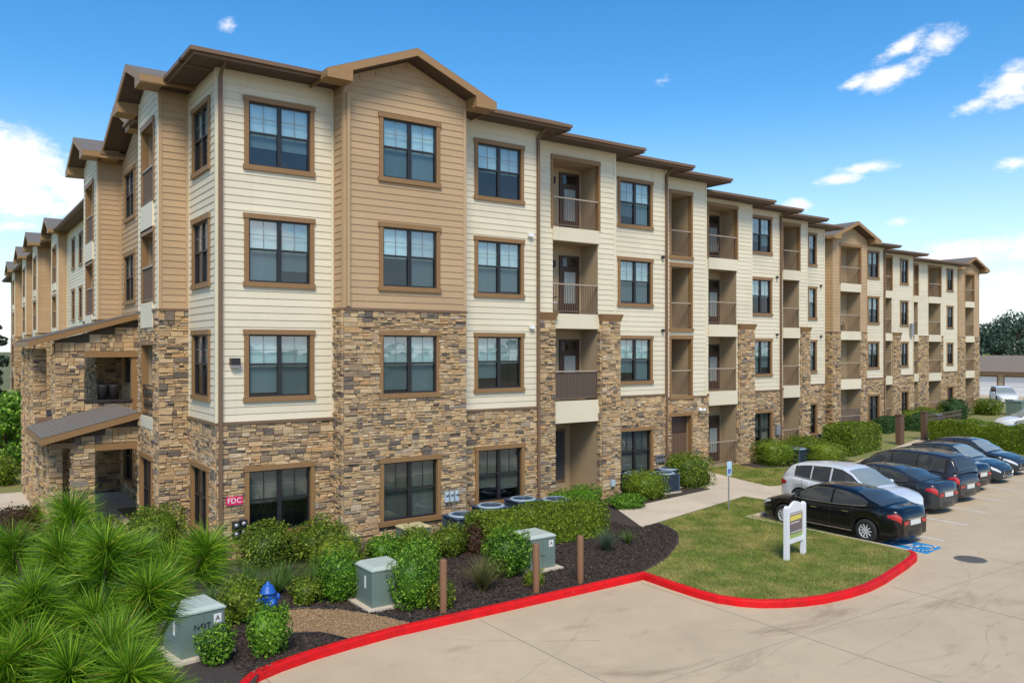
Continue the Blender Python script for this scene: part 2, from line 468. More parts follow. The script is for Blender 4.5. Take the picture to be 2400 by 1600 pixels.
def window(W, a0, a1, z0, z1, pair=True, lites=False, ground=False, brown=True):
    tw = .115
    t = MB()
    o1 = .06 if not ground else .10
    W.box(t, a0, a0+tw, -.10, o1, z0+.13, z1-.13); W.box(t, a1-tw, a1, -.10, o1, z0+.13, z1-.13)
    W.box(t, a0-.03, a1+.03, -.10, o1+.02, z1-.13, z1); W.box(t, a0-.03, a1+.03, -.10, o1+.025, z0, z0+.13)
    win = t.build('window', TRIM, bld, OFF)
    i0, i1, j0, j1 = a0+tw, a1-tw, z0+.13, z1-.13
    f = MB(); fw = .045
    W.box(f, i0, i0+fw, -.07, .0, j0, j1); W.box(f, i1-fw, i1, -.07, .0, j0, j1)
    W.box(f, i0+fw, i1-fw, -.07, .0, j0, j0+fw); W.box(f, i0+fw, i1-fw, -.07, .0, j1-fw, j1)
    units = [(i0+fw, i1-fw)]; mns = []
    if pair:
        mid = (i0+i1)/2
        W.box(f, mid-.055, mid+.055, -.07, .0, j0+fw, j1-fw)
        units = [(i0+fw, mid-.055), (mid+.055, i1-fw)]
    jm = j0+(j1-j0)*.52
    panes = []
    for u0, u1 in units:
        W.box(f, u0, u1, -.062, .002, jm-.025, jm+.025)
        um = (u0+u1)/2; up = (jm+.025+j1-fw)/2
        mn = MB(); mns.append(mn); W.box(mn, um-.009, um+.009, -.05, -.032, jm+.025, j1-fw)
        if not ground: W.box(mn, u0, um-.009, -.05, -.032, up-.009, up+.009); W.box(mn, um+.009, u1, -.05, -.032, up-.009, up+.009)
        if lites:
            for x0, x1 in ((u0, um-.009), (um+.009, u1)):
                for y0, y1 in ((jm+.025, up-.009), (up+.009, j1-fw)): panes.append((x0, x1, y0, y1, 1))
        else: panes.append((u0, u1, jm+.025, j1-fw, 1))
        panes.append((u0, u1, j0+fw, jm-.025, 0))
    f.build('sash_frame', SASH, win, OFF)
    for mn in mns: mn.build('muntin', SASH if ground else MUNTIN, win, OFF)
    for x0, x1, y0, y1, up_ in panes:
        p = MB(); o = -.04 if up_ else -.055
        p.face([W.P(x0, o, y0), W.P(x1, o, y0), W.P(x1, o, y1), W.P(x0, o, y1)])
        p.build('pane', GLASS_D if ground else (GLASS_U if up_ else GLASS_L), win, OFF)
    hb = rw_.choice((.01, .01, .01, .12, .3, .48)) if not ground else rw_.choice((.01, .01, .25, .45))
    for u0, u1 in units:        # each sash has its own blind, seldom at quite the same height
        lift = hb if rw_.random() < .75 else rw_.choice((.01, .06, .2, .5))
        bl = MB(); W.box(bl, u0-.02, u1+.02, -.14, -.125, j0+(j1-j0)*lift, j1-.01)
        bl.build('blind', BLIND_D if ground else BLIND, win, OFF)
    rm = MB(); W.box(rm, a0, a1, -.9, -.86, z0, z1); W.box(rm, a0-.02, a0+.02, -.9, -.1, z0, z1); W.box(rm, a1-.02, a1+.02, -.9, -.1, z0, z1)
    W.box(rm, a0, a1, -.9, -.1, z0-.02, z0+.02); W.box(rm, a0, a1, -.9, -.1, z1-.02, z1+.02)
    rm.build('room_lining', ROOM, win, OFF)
    return win
def balcony(W, a0, a1, z0, z1, band=None, rail=True, door='R', depth=.95, fill=None, trim=True, bars=.105):
    """recessed balcony: z0 floor, z1 head of the opening"""
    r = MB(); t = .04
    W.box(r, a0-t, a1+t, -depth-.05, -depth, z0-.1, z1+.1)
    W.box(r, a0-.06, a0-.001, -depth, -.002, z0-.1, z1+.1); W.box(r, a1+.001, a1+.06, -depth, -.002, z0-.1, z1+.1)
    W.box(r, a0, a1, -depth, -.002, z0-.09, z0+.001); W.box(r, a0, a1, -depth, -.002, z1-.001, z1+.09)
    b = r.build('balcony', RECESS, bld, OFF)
    if door:
        w = min(.92, (a1-a0)*.5)
        d0 = a0+.72*(a1-a0)-w if door == 'M' else (a0+.12 if door == 'L' else a1-.12-w)
        d = MB(); W.box(d, d0, d0+w, -depth, -depth+.06, z0+.002, z0+2.2)
        dd = d.build('door', DOOR, b, OFF)
        g = MB(); W.box(g, d0+w*.22, d0+w*.78, -depth+.06, -depth+.068, z0+.45, z0+1.6); g.build('door_pane', DOOR_PANE, dd, OFF)
        g = MB(); W.box(g, d0+w*.14, d0+w*.86, -depth+.06, -depth+.066, z0+1.8, z0+2.1); g.build('transom_pane', GLASS_D, dd, OFF)
        la = max(a0+.18, d0-.32)
        if d0-a0 > .3:
            l = MB(); W.box(l, la-.07, la+.07, -depth, -depth+.13, z0+1.75, z0+2.0); W.box(l, la-.05, la+.05, -depth+.13, -depth+.16, z0+1.78, z0+1.93); l.build('wall_lantern', BLACK, b, OFF)
    if rail:
        m = MB(); zt = z0+1.04
        W.box(m, a0+.002, a1-.002, -.03, .03, zt, zt+.045, 1); W.box(m, a0+.002, a1-.002, -.02, .02, z0+.09, z0+.13)
        x = a0+.05
        while x < a1-.02:
            W.box(m, x-.009, x+.009, -.009, .009, z0+.13, zt); x += bars
        if fill: W.box(m, a0+.03, a1-.03, -.035, -.022, z0+.10, zt-.03, 2)
        m.build('railing', [RAIL, mat_rail_top, fill or RAIL], b, OFF)
    if band:
        m = MB(); W.box(m, a0-.02, a1+.02, -.004, .075, band[0], band[1]); m.build('floor_band', CREAM, b, OFF)
    if trim:
        m = MB()
        W.box(m, a0-.09, a0, -.15, .055, z0, z1); W.box(m, a1, a1+.09, -.15, .055, z0, z1); W.box(m, a0-.09, a1+.09, -.15, .075, z1, z1+.16)
        m.build('opening_trim', TRIM, b, OFF)
    return b
mat_rail_top = mat('worn_rail_top', (.36, .29, .22), .5, .1, 6)
def pier(W, a0, a1, z1, o=.22, cap=.26, left=True):
    """stone pier standing proud of the wall, with a brown cap"""
    Wf = Wall('F', W.c-o)
    mb = MB(); mb.face([Wf.P(a0, 0, 0), Wf.P(a1, 0, 0), Wf.P(a1, 0, z1), Wf.P(a0, 0, z1)])
    mb.face([(a0, W.c-o, 0), (a0, W.c, 0), (a0, W.c, z1), (a0, W.c-o, z1)]); mb.face([(a1, W.c-o, 0), (a1, W.c, 0), (a1, W.c, z1), (a1, W.c-o, z1)])
    par = mb.build('pier', MORTAR, bld, OFF)
    add_stone(Wf, par, a0, a1, 0, z1, ())
    add_stone(Wall('L', a0), par, W.c-o, W.c, 0, z1, ())
    c = MB(); Wb = Wall('F', W.c)
    c.hexa([Wb.P(a0-.03, o+.03, z1), Wb.P(a1+.03, o+.03, z1), Wb.P(a1+.03, 0, z1), Wb.P(a0-.03, 0, z1),
            Wb.P(a0-.10, o+.11, z1+cap), Wb.P(a1+.10, o+.11, z1+cap), Wb.P(a1+.10, 0, z1+cap), Wb.P(a0-.10, 0, z1+cap)])
    c.build('pier_cap', TRIM, par, OFF)
def downspout(W, a, z1, z0=.1, top=True, m=None):
    b = MB(); W.box(b, a-.045, a+.045, .035, .12, z0, z1-.25)
    if top:
        W_ = [W.P(a-.045, .035, z1-.25), W.P(a+.045, .035, z1-.25)]
        b.tube([W.P(a, .08, z1-.28), W.P(a, .14, z1-.16), W.P(a, .52, z1+.02), W.P(a, .66, z1+.10)], .048, 8)
    b.build('downspout', m or TRIM_DK, bld, OFF)
ZW = [(10.28, 12.2), (7.22, 9.14), (4.2, 6.1), (.62, 2.52)]
def win_col(W, a0, a1, pair=True, lites=False, g1=None):
    for k, (z0, z1) in enumerate(ZW):
        window(W, a0, a1, z0, z1, pair, lites, ground=(k == 3))
def wops(a0, a1): return [(a0+.05, a1-.05, z0+.05, z1-.05) for z0, z1 in ZW]
TOP1, TOP2 = 12.8, 12.55
# --- section A: cream corner bay
WA = Wall('F', 21.5)
wall(WA, 5.9, 9.1, [(0, 3.68, 'stone'), (3.68, TOP1, 'cream')], wops(6.6, 8.5))
win_col(WA, 6.6, 8.5, True, True)
# --- B: tan gabled bay
WB = Wall('F', 20.85)
SL = .40
wall(WB, 9.1, 13.0, [(0, 6.7, 'stone'), (6.7, TOP1+.2, 'tan')], wops(10.15, 12.1), tri=(11.05, 1.95, TOP1+.2, 1.95*SL))
win_col(WB, 10.15, 12.1, True, True)
wall(Wall('L', 9.1), 20.85, 21.5, [(0, 6.7, 'stone'), (6.7, TOP1, 'tan')])
wall(Wall('R', 13.0), 20.85, 21.7, [(0, 6.7, 'stone'), (6.7, TOP1, 'tan')])
# --- C
WC = Wall('F', 21.7)
wall(WC, 13.0, 16.4, [(0, 3.67, 'stone'), (3.67, TOP1, 'cream')], wops(13.85, 15.75))
win_col(WC, 13.85, 15.75, True, True)
wall(Wall('R', 16.4), 21.7, 22.5, [(0, 3.67, 'stone'), (3.67, TOP1, 'cream')])
downspout(WC, 16.32, TOP1); downspout(WB, 9.2, TOP1, 6.75, False, TAN); downspout(WA, 5.98, TOP1)
# --- D: balconies between stone piers
WD = Wall('F', 22.5)
d0, d1 = 17.6, 19.68
BD = [(9.83, 12.2), (6.8, 9.36), (3.73, 6.28), (.16, 2.97)]
wall(WD, 16.4, 20.55, [(0, 6.6, 'stone'), (6.6, TOP1, 'cream')], [(d0, d1, 9.36, 12.2), (d0, d1, 6.28, 9.36), (d0, d1, 2.97, 6.28), (d0, d1, 0, 2.97)])
balcony(WD, d0, d1, 9.83, 12.2, (9.38, 9.85))
balcony(WD, d0, d1, 6.8, 9.36, (6.3, 6.82), trim=False)
balcony(WD, d0, d1, 3.73, 6.28, (2.98, 3.75), fill=mat('slat_screen', (.10, .075, .06), .7, .3, 4, vert=(14, 14, .4)), trim=False)
pb = balcony(WD, d0, d1, .16, 2.97, None, False, None, 1.6, trim=False)
gm = MB(); WD.box(gm, 18.5, 19.42, -1.6, -1.54, .62, 2.58); gw = gm.build('patio_window_frame', TRIM_DK, pb, OFF)
for q0, q1 in ((18.58, 18.93), (18.98, 19.34)): gm = MB(); WD.box(gm, q0, q1, -1.54, -1.53, .7, 2.5); gm.build('pane', ROOM, gw, OFF)
pier(WD, 16.88, 17.56, 6.58, .18); pier(WD, 19.72, 20.6, 6.58, .18)
wall(Wall('R', 20.55), 22.5, 23.4, [(0, 6.6, 'stone'), (6.6, TOP1, 'cream')])
# --- E
WE = Wall('F', 23.4)
wall(WE, 20.55, 24.15, [(0, 3.76, 'stone'), (3.76, TOP1, 'cream')], wops(21.47, 23.32))
win_col(WE, 21.47, 23.32)
downspout(WE, 24.07, TOP1)
wall(Wall('R', 24.15), 23.4, 24.2, [(0, 3.76, 'stone'), (3.76, TOP1, 'cream')])
# --- F: stair landing openings above a timber entrance door
WF = Wall('F', 24.2)
f0, f1 = 25.2, 26.42
wall(WF, 24.15, 27.4, [(0, 3.55, 'stone'), (3.55, TOP1, 'cream')], [(f0, f1, 9.5, 12.1), (f0, f1, 6.45, 9.05), (f0, f1, 3.6, 6.0), (f0, f1, 0, 2.75)])
for z0, z1 in ((9.5, 12.1), (6.45, 9.05), (3.6, 6.0)):
    b = balcony(WF, f0, f1, z0, z1, None, True, 'R', 1.3)
    s = MB(); WF.box(s, f0-.11, f1+.11, -.1, .1, z0-.14, z0-.001); s.build('sill', TRIM, b, OFF)
b = balcony(WF, f0, f1, .15, 2.75, None, False, None, .3)
ed = MB(); WF.box(ed, f0+.04, f1-.04, -.28, -.2, .16, 2.0); e_ = ed.build('entrance_door', WOOD, bld, OFF)
for q in range(6):
    pl = MB(); x = f0+.06+q*.185; WF.box(pl, x, x+.17, -.2, -.185, .2, 1.95); pl.build('plank', WOOD, e_, OFF)
ed = MB(); WF.box(ed, f0+.04, f1-.04, -.26, -.2, 2.02, 2.7); ed.build('transom', DOOR, e_, OFF)
wall(Wall('R', 27.4), 24.2, 25.5, [(0, 3.55, 'stone'), (3.55, TOP1, 'cream')])
# --- G
BG = [(9.75, 12.15), (6.68, 9.25), (3.6, 6.15), (.2, 2.98)]
def bal_col(W, a0, a1, door='R', bars=.13, ground_rail=True):
    for k, (z0, z1) in enumerate(BG):
        balcony(W, a0, a1, z0, z1, (BG[k+1][1]+.003, z0+.02) if k < 3 else None, k < 3 or ground_rail, door, trim=(k == 0), bars=bars)
def bops(a0, a1): return [(a0, a1, BG[1][1], BG[0][1]), (a0, a1, BG[2][1], BG[1][1]), (a0, a1, BG[3][1], BG[2][1]), (a0, a1, 0, BG[3][1])]
WG = Wall('F', 25.5)
wall(WG, 27.4, 32.1, [(0, 3.5, 'stone'), (3.5, TOP2, 'cream')], bops(29.0, 30.95))
bal_col(WG, 29.0, 30.95); pier(WG, 31.08, 32.12, 6.5, .12)
wall(Wall('R', 32.1), 25.5, 26.2, [(0, 3.5, 'stone'), (3.5, TOP2, 'cream')])
WH = Wall('F', 26.2)
wall(WH, 32.1, 35.25, [(0, 3.5, 'stone'), (3.5, TOP2, 'cream')], wops(32.8, 34.5))
win_col(WH, 32.8, 34.5); downspout(WH, 35.17, TOP2)
wall(Wall('R', 35.25), 26.2, 27.2, [(0, 3.5, 'stone'), (3.5, TOP2, 'cream')])
WI = Wall('F', 27.2)
wall(WI, 35.25, 38.9, [(0, 3.5, 'stone'), (3.5, TOP2, 'cream')], bops(36.75, 38.15))
bal_col(WI, 36.75, 38.15, 'R'); pier(WI, 38.25, 38.95, 6.5, .12)
wall(Wall('R', 38.9), 27.2, 28.4, [(0, 3.5, 'stone'), (3.5, TOP2, 'cream')])
WJ = Wall('F', 28.4)
wall(WJ, 38.9, 42.25, [(0, 3.55, 'stone'), (3.55, TOP2, 'cream')], wops(40.6, 41.45))
win_col(WJ, 40.6, 41.45, False)
wall(Wall('R', 42.25), 28.4, 31.4, [(0, 3.55, 'stone'), (3.55, TOP2, 'cream')])
wall(Wall('F', 31.4), 42.25, 46.4, [(0, 3.55, 'stone'), (3.55, TOP2, 'cream')])
# --- K: second tan gabled bay
WK = Wall('F', 30.6)
wall(WK, 46.4, 50.2, [(0, 6.65, 'stone'), (6.65, TOP2+.2, 'tan')], bops(47.2, 49.42), tri=(48.3, 1.9, TOP2+.2, 1.9*SL))
bal_col(WK, 47.2, 49.42, None, .17)
ks = MB()
for q in range(14): WK.box(ks, 47.22, 49.40, .0, .02, .25+q*.105, .335+q*.105)
ks.build('slat_screen', RAIL, bld, OFF)
wall(Wall('L', 46.4), 30.6, 31.4, [(0, 6.65, 'stone'), (6.65, TOP2, 'tan')])
wall(Wall('R', 50.2), 30.6, 31.2, [(0, 6.65, 'stone'), (6.65, TOP2, 'tan')])
WL_ = Wall('F', 31.2)
wall(WL_, 50.2, 53.3, [(0, 3.6, 'stone'), (3.6, TOP2, 'cream')], wops(51.2, 52.6))
win_col(WL_, 51.2, 52.6); downspout(WL_, 53.2, TOP2)
wall(Wall('R', 53.3), 31.2, 32.7, [(0, 3.6, 'stone'), (3.6, TOP2, 'cream')])
WMm = Wall('F', 32.7)
wall(WMm, 53.3, 59.7, [(0, 3.65, 'stone'), (3.65, TOP2, 'cream')], bops(56.0, 56.8)+wops(57.9, 59.0))
bal_col(WMm, 56.0, 56.8, None, .2); pier(WMm, 56.88, 57.8, 6.5, .12); win_col(WMm, 57.9, 59.0)
wall(Wall('R', 59.7), 32.7, 34.5, [(0, 3.65, 'stone'), (3.65, TOP2, 'cream')])
WN = Wall('F', 34.5)
wall(WN, 59.7, 67.6, [(0, 6.6, 'stone'), (6.6, TOP2, 'cream')], bops(63.1, 63.7)+bops(65.3, 67.2))
bal_col(WN, 63.1, 63.7, None, .2); bal_col(WN, 65.3, 67.2, None, .2)
wall(WN, 67.6, 69.9, [(0, 3.7, 'stone'), (3.7, TOP2, 'cream')], wops(68.15, 69.2)); win_col(WN, 68.15, 69.2)
wall(Wall('R', 69.9), 34.5, 37.0, [(0, 3.7, 'stone'), (3.7, TOP2, 'cream')])
wall(Wall('F', 37.0), 69.9, 73.6, [(0, 3.7, 'stone'), (3.7, TOP2, 'cream')])
WO = Wall('F', 36.2)
wall(WO, 73.6, 77.3, [(0, 6.6, 'stone'), (6.6, TOP2+.2, 'tan')], bops(74.75, 76.3), tri=(75.45, 1.85, TOP2+.2, 1.85*SL))
bal_col(WO, 74.75, 76.3, None, .2)
wall(Wall('L', 73.6), 36.2, 37.0, [(0, 6.6, 'stone'), (6.6, TOP2, 'tan')])
wall(Wall('R', 77.3), 36.2, 37.0, [(0, 6.6, 'stone'), (6.6, TOP2, 'tan')])
wall(Wall('F', 37.0), 77.3, 78.3, [(0, 3.7, 'stone'), (3.7, TOP2, 'cream')], wops(77.5, 78.1)); win_col(Wall('F', 37.0), 77.5, 78.1, False)
wall(Wall('R', 78.3), 37.0, 50.0, [(0, 3.7, 'stone'), (3.7, TOP2, 'cream')])

# --- left flank
WLA = Wall('L', 5.9)
wall(WLA, 21.5, 24.25, [(0, 3.68, 'stone'), (3.68, TOP1, 'cream')], wops(22.0, 23.75))
win_col(WLA, 22.0, 23.75, True, True)
def tan_bay(v0, v1, u, u_base, ops=(), stone=6.7):
    wall(Wall('F', v0), u, u_base, [(0, stone, 'stone'), (stone, TOP1, 'tan')])
    h = (v1-v0)/2
    wall(Wall('L', u), v0, v1, [(0, stone, 'stone'), (stone, TOP1+.2, 'cream')], ops, tri=(v0+h, h, TOP1+.2, h*SL))
o0, o1 = 24.75, 26.3
WLb = Wall('L', 5.09)
tan_bay(24.25, 26.9, 5.09, 5.9, [(o0, o1, 9.0, 12.0), (o0, o1, 6.2, 8.9), (o0, o1, 3.3, 5.7), (o0, o1, .4, 2.5)])
balcony(WLb, o0, o1, 9.75, 12.0, (9.0, 9.77), True, None, .8); balcony(WLb, o0, o1, 6.9, 8.9, (6.2, 6.92), True, None, .8)
iron = mat('black_scrollwork', (.02, .02, .02), .5, .1, 5)
bb = balcony(WLb, o0, o1, 3.6, 5.7, (3.3, 3.62), False, None, .8)
sw = MB()
WLb.box(sw, o0, o1, -.02, .02, 4.5, 4.54); WLb.box(sw, o0, o1, -.02, .02, 3.66, 3.7)
for q in range(6):
    for s_ in (-1, 1):
        pts = []
        for k in range(15):
            t_ = k/14*4.2*math.pi/1.4
            rr = .02+.0125*k
            pts.append(WLb.P(o0+.14+q*.255+s_*.05+rr*math.cos(t_)*s_*.6, .0, 4.1+s_*.17+rr*math.sin(t_)))
        sw.tube(pts, .011, 5)
sw.build('railing', iron, bb, OFF)
window(WLb, o0-.05, o1+.05, .35, 2.55, True, False, True)
wall(WLA, 26.9, 29.4, [(0, 3.68, 'stone'), (3.68, TOP1, 'cream')])
wall(WLA, 29.4, 34.5, [(0, 3.68, 'stone'), (3.68, TOP1, 'tan')], wops(31.8, 33.7), tri=(31.6, 2.2, TOP1, 2.2*SL))
win_col(WLA, 31.8, 33.7)
WLc = Wall('L', 5.06)
p0, p1 = 35.3, 37.1
tan_bay(34.5, 37.8, 5.06, 5.9, [(p0, p1, 9.0, 12.0), (p0, p1, 6.2, 8.9)])
balcony(WLc, p0, p1, 9.75, 12.0, (9.0, 9.77), True, None, .8); balcony(WLc, p0, p1, 6.9, 8.9, (6.2, 6.92), True, None, .8)
wall(Wall('R', 5.9), 34.5, 37.8, [(0, 3, 'cream')])
WLd = Wall('L', 6.8)
wall(Wall('F', 37.8), 5.9, 6.8, [(0, 3.68, 'stone'), (3.68, TOP1, 'cream')])
wc = [(42.0, 43.0), (47.0, 48.0), (51.4, 52.6), (54.4, 55.6)]
wall(WLd, 37.8, 58.0, [(0, 3.68, 'stone'), (3.68, TOP1, 'cream')], [q for a, b in wc for q in wops(a, b)])
for a, b in wc: win_col(WLd, a, b, False)
for (va, vb, ub) in ((58.0, 61.5, 6.3), (66.0, 69.4, 5.9), (76.0, 79.4, 6.0), (90.0, 93.5, 6.2)):
    qa, qb = va+.9, vb-.8
    tan_bay(va, vb, ub, 6.8, [(qa, qb, 9.2, 12.0), (qa, qb, 6.3, 8.9), (qa, qb, 3.4, 5.9), (qa, qb, .3, 2.8)])
    for z0, z1 in ((9.75, 12.0), (6.9, 8.9), (3.8, 5.9), (.3, 2.8)): balcony(Wall('L', ub), qa, qb, z0, z1, (z0-.45, z0+.02) if z0 > 1 else None, z0 > 1, None, .8, bars=.25)
for va, vb in ((61.5, 66.0), (69.4, 76.0), (79.4, 90.0), (93.5, 104.0)):
    a = (va+vb)/2-.6
    wall(WLd, va, vb, [(0, 6.7, 'stone'), (6.7, TOP1, 'tan')], wops(a, a+1.2)); win_col(WLd, a, a+1.2, False)

# --- roofs
def hip_roof(x0, x1, y0, y1, zs, rise=None, name='roof', gut=True):
    """eave slab with soffit and fascia, hipped shingle slopes above"""
    f = MB(); t = .03
    f.box(x0, x1, y0, y0+t, zs, zs+.19); f.box(x0, x1, y1-t, y1, zs, zs+.19)
    f.box(x0, x0+t, y0+t, y1-t, zs, zs+.19); f.box(x1-t, x1, y0+t, y1-t, zs, zs+.19)
    # gutter along the front and the left edge
    if gut: f.box(x0-.10, x1, y0-.10, y0-.002, zs+.07, zs+.17); f.box(x0-.10, x0-.002, y0, y1, zs+.07, zs+.17)
    s = MB(); s.face([(x0+t, y0+t, zs+.03), (x1-t, y0+t, zs+.03), (x1-t, y1-t, zs+.03), (x0+t, y1-t, zs+.03)])
    r = MB(); w = min(x1-x0, y1-y0)/2; h = w*.30 if rise is None else rise; z = zs+.192
    c = [(x0-.03, y0-.03, z), (x1+.03, y0-.03, z), (x1+.03, y1+.03, z), (x0-.03, y1+.03, z)]
    if x1-x0 < y1-y0: A, B = ((x0+x1)/2, y0+w, z+h), ((x0+x1)/2, y1-w, z+h); fs = [(c[0], c[1], A), (c[1], c[2], B, A), (c[2], c[3], B), (c[3], c[0], A, B)]
    else: A, B = (x0+w, (y0+y1)/2, z+h), (x1-w, (y0+y1)/2, z+h); fs = [(c[0], c[1], B, A), (c[1], c[2], B), (c[2], c[3], A, B), (c[3], c[0], A)]
    for q in fs: r.face(q)
    ro = r.build(name, SHINGLE, bld, OFF)
    f.build('fascia', TRIM_DK, ro, OFF); s.build('soffit', SOFFIT, ro, OFF)
    return ro
def gable_roof(W, ac, hw, zb, rise_slope, over=.62, side=.72, back=5, fm=None):
    """ridge runs square to the wall; ac centre, hw half width of the wall below"""
    fm = fm or RAKE
    hs = hw+side; e = zb+.20-side*rise_slope+.22; ap = e+hs*rise_slope
    r = MB(); u = MB(); f = MB(); th = .2
    for s in (-1, 1):
        a_e, a_r = ac+s*hs, ac
        r.face([W.P(a_e, over, e), W.P(a_r, over, ap), W.P(a_r, -back, ap), W.P(a_e, -back, e)])
        u.face([W.P(a_e, over-.03, e-th), W.P(a_r, over-.03, ap-th), W.P(a_r, -back, ap-th), W.P(a_e, -back, e-th)])
        f.hexa([W.P(a_e, over, e-th-.02), W.P(a_r, over, ap-th-.02), W.P(a_r, over-.04, ap-th-.02), W.P(a_e, over-.04, e-th-.02),
                W.P(a_e, over, e-.004), W.P(a_r, over, ap-.004), W.P(a_r, over-.04, ap-.004), W.P(a_e, over-.04, e-.004)])
        f.hexa([W.P(a_e, over-.04, e-th-.02), W.P(a_e-s*.03, over-.04, e-th-.02), W.P(a_e-s*.03, -back, e-th-.02), W.P(a_e, -back, e-th-.02),
                W.P(a_e, over-.04, e-.004), W.P(a_e-s*.03, over-.04, e-.004), W.P(a_e-s*.03, -back, e-.004), W.P(a_e, -back, e-.004)])
        # boxed eave return at the foot of the rake
        f.hexa([W.P(a_e, over-.002, e-th-.03), W.P(ac+s*(hw-.0), over-.002, e-th-.03), W.P(ac+s*(hw-.0), .04, e-th-.03), W.P(a_e, .04, e-th-.03),
                W.P(a_e, over-.002, e-th), W.P(ac+s*(hw-.0), over-.002, e-th+side*rise_slope), W.P(ac+s*(hw-.0), .04, e-th+side*rise_slope), W.P(a_e, .04, e-th)])
    ro = r.build('gable_roof', SHINGLE, bld, OFF)
    f.build('rake_board', fm, ro, OFF); u.build('soffit', SOFFIT, ro, OFF)
hip_roof(6.0, 17.15, 21.75, 37.75, TOP1-.035, gut=False)
hip_roof(6.9, 17.0, 37.78, 104.6, TOP1-.035, gut=False)
hip_roof(5.15, 9.06, 20.75, 21.74, TOP1-.03, rise=.18); hip_roof(5.15, 5.99, 21.745, 24.2, TOP1-.03, rise=.18); hip_roof(13.04, 17.15, 20.95, 21.74, TOP1-.03, rise=.18)
for va, vb, ua, ub in ((26.95, 29.35, 5.15, 5.99), (33.85, 34.45, 5.15, 5.99), (37.85, 57.95, 6.05, 6.89), (61.55, 65.95, 6.05, 6.89), (69.45, 75.95, 6.05, 6.89), (79.45, 89.95, 6.05, 6.89), (93.55, 104.6, 6.05, 6.89)): hip_roof(ua, ub, va, vb, TOP1-.03, rise=.18)
gable_roof(WB, 11.05, 1.95, TOP1, SL)
k_ = 0
for (a0, a1, v, zs) in ((16.0, 20.55, 22.5, TOP1), (20.0, 24.15, 23.4, TOP1), (23.8, 27.4, 24.2, TOP1), (27.3, 32.1, 25.5, TOP2), (31.6, 35.25, 26.2, TOP2), (34.8, 38.9, 27.2, TOP2),
                        (38.5, 42.25, 28.4, TOP2), (50.24, 53.3, 31.2, TOP2), (52.8, 59.7, 32.7, TOP2), (59.3, 69.9, 34.5, TOP2), (77.36, 78.3, 37.0, TOP2)):
    k_ += 1
    hip_roof(a0, a1+.75, v-.75, v+(13 if a1-a0 > 1 else 3), zs-.04-k_*.005, rise=.25)
hip_roof(42.3, 46.36, 30.65, 44, TOP2-.1, rise=.25); hip_roof(46.3, 50.3, 31.42, 44, TOP2-.105, rise=.25); hip_roof(70.7, 73.56, 36.25, 50, TOP2-.1, rise=.25); hip_roof(73.5, 77.4, 37.05, 50, TOP2-.105, rise=.25)
gable_roof(WK, 48.3, 1.9, TOP2, SL); gable_roof(WO, 75.45, 1.85, TOP2, SL)
gable_roof(WLb, 25.575, 1.325, TOP1, SL, back=3); gable_roof(Wall('L', 5.75), 31.6, 2.2, TOP1, SL, back=3); gable_roof(WLc, 36.15, 1.65, TOP1, SL, back=3)
for (va, vb, ub) in ((58.0, 61.5, 6.3), (66.0, 69.4, 5.9), (76.0, 79.4, 6.0), (90.0, 93.5, 6.2)): gable_roof(Wall('L', ub), (va+vb)/2, (vb-va)/2, TOP1, SL, back=3)

# --- porches on the left flank: a lower one, and a taller one behind it
def porch_roof(v0, v1, u_hi, u_lo, z_hi, z_lo):
    r = MB(); f = MB(); th = .2
    r.face([(u_lo, v0, z_lo), (u_hi, v0, z_hi), (u_hi, v1, z_hi), (u_lo, v1, z_lo)])
    n = 20     # shingle courses
    for i in range(n):
        t0, t1 = i/n, (i+1)/n
        xa, xb = u_lo+(u_hi-u_lo)*t0, u_lo+(u_hi-u_lo)*t1; za, zb = z_lo+(z_hi-z_lo)*t0, z_lo+(z_hi-z_lo)*t1
        r.hexa([(xa, v0-.01, za), (xb, v0-.01, zb), (xb, v1, zb), (xa, v1, za), (xa, v0-.01, za+.016), (xb, v0-.01, zb+.004), (xb, v1, zb+.004), (xa, v1, za+.016)])
    for va, vb in ((v0, v0+.05), (v1-.05, v1)):
        f.hexa([(u_lo, va, z_lo-th), (u_hi, va, z_hi-th), (u_hi, vb, z_hi-th), (u_lo, vb, z_lo-th), (u_lo, va, z_lo-.003), (u_hi, va, z_hi-.003), (u_hi, vb, z_hi-.003), (u_lo, vb, z_lo-.003)])
    f.box(u_lo-.02, u_lo+.04, v0+.05, v1-.05, z_lo-th, z_lo-.02)
    f.face([(u_lo, v0, z_lo-th+.02), (u_hi, v0, z_hi-th+.02), (u_hi, v1, z_hi-th+.02), (u_lo, v1, z_lo-th+.02)])
    ro = r.build('porch_roof', SHINGLE, bld, OFF); f.build('rake_board', TRIM, ro, OFF)
def stone_pier(u0, u1, v0, v1, z0, z1):
    mb = MB(); mb.box(u0+.003, u1-.003, v0+.003, v1-.003, z0, z1); par = mb.build('porch_pier', MORTAR, bld, OFF)
    add_stone(Wall('F', v0), par, u0, u1, z0, z1, ()); add_stone(Wall('L', u0), par, v0, v1, z0, z1, ())
porch_roof(26.55, 31.0, 5.05, 2.45, 3.70, 3.05)
porch_roof(30.7, 36.3, 5.88, 2.5, 6.85, 5.86)
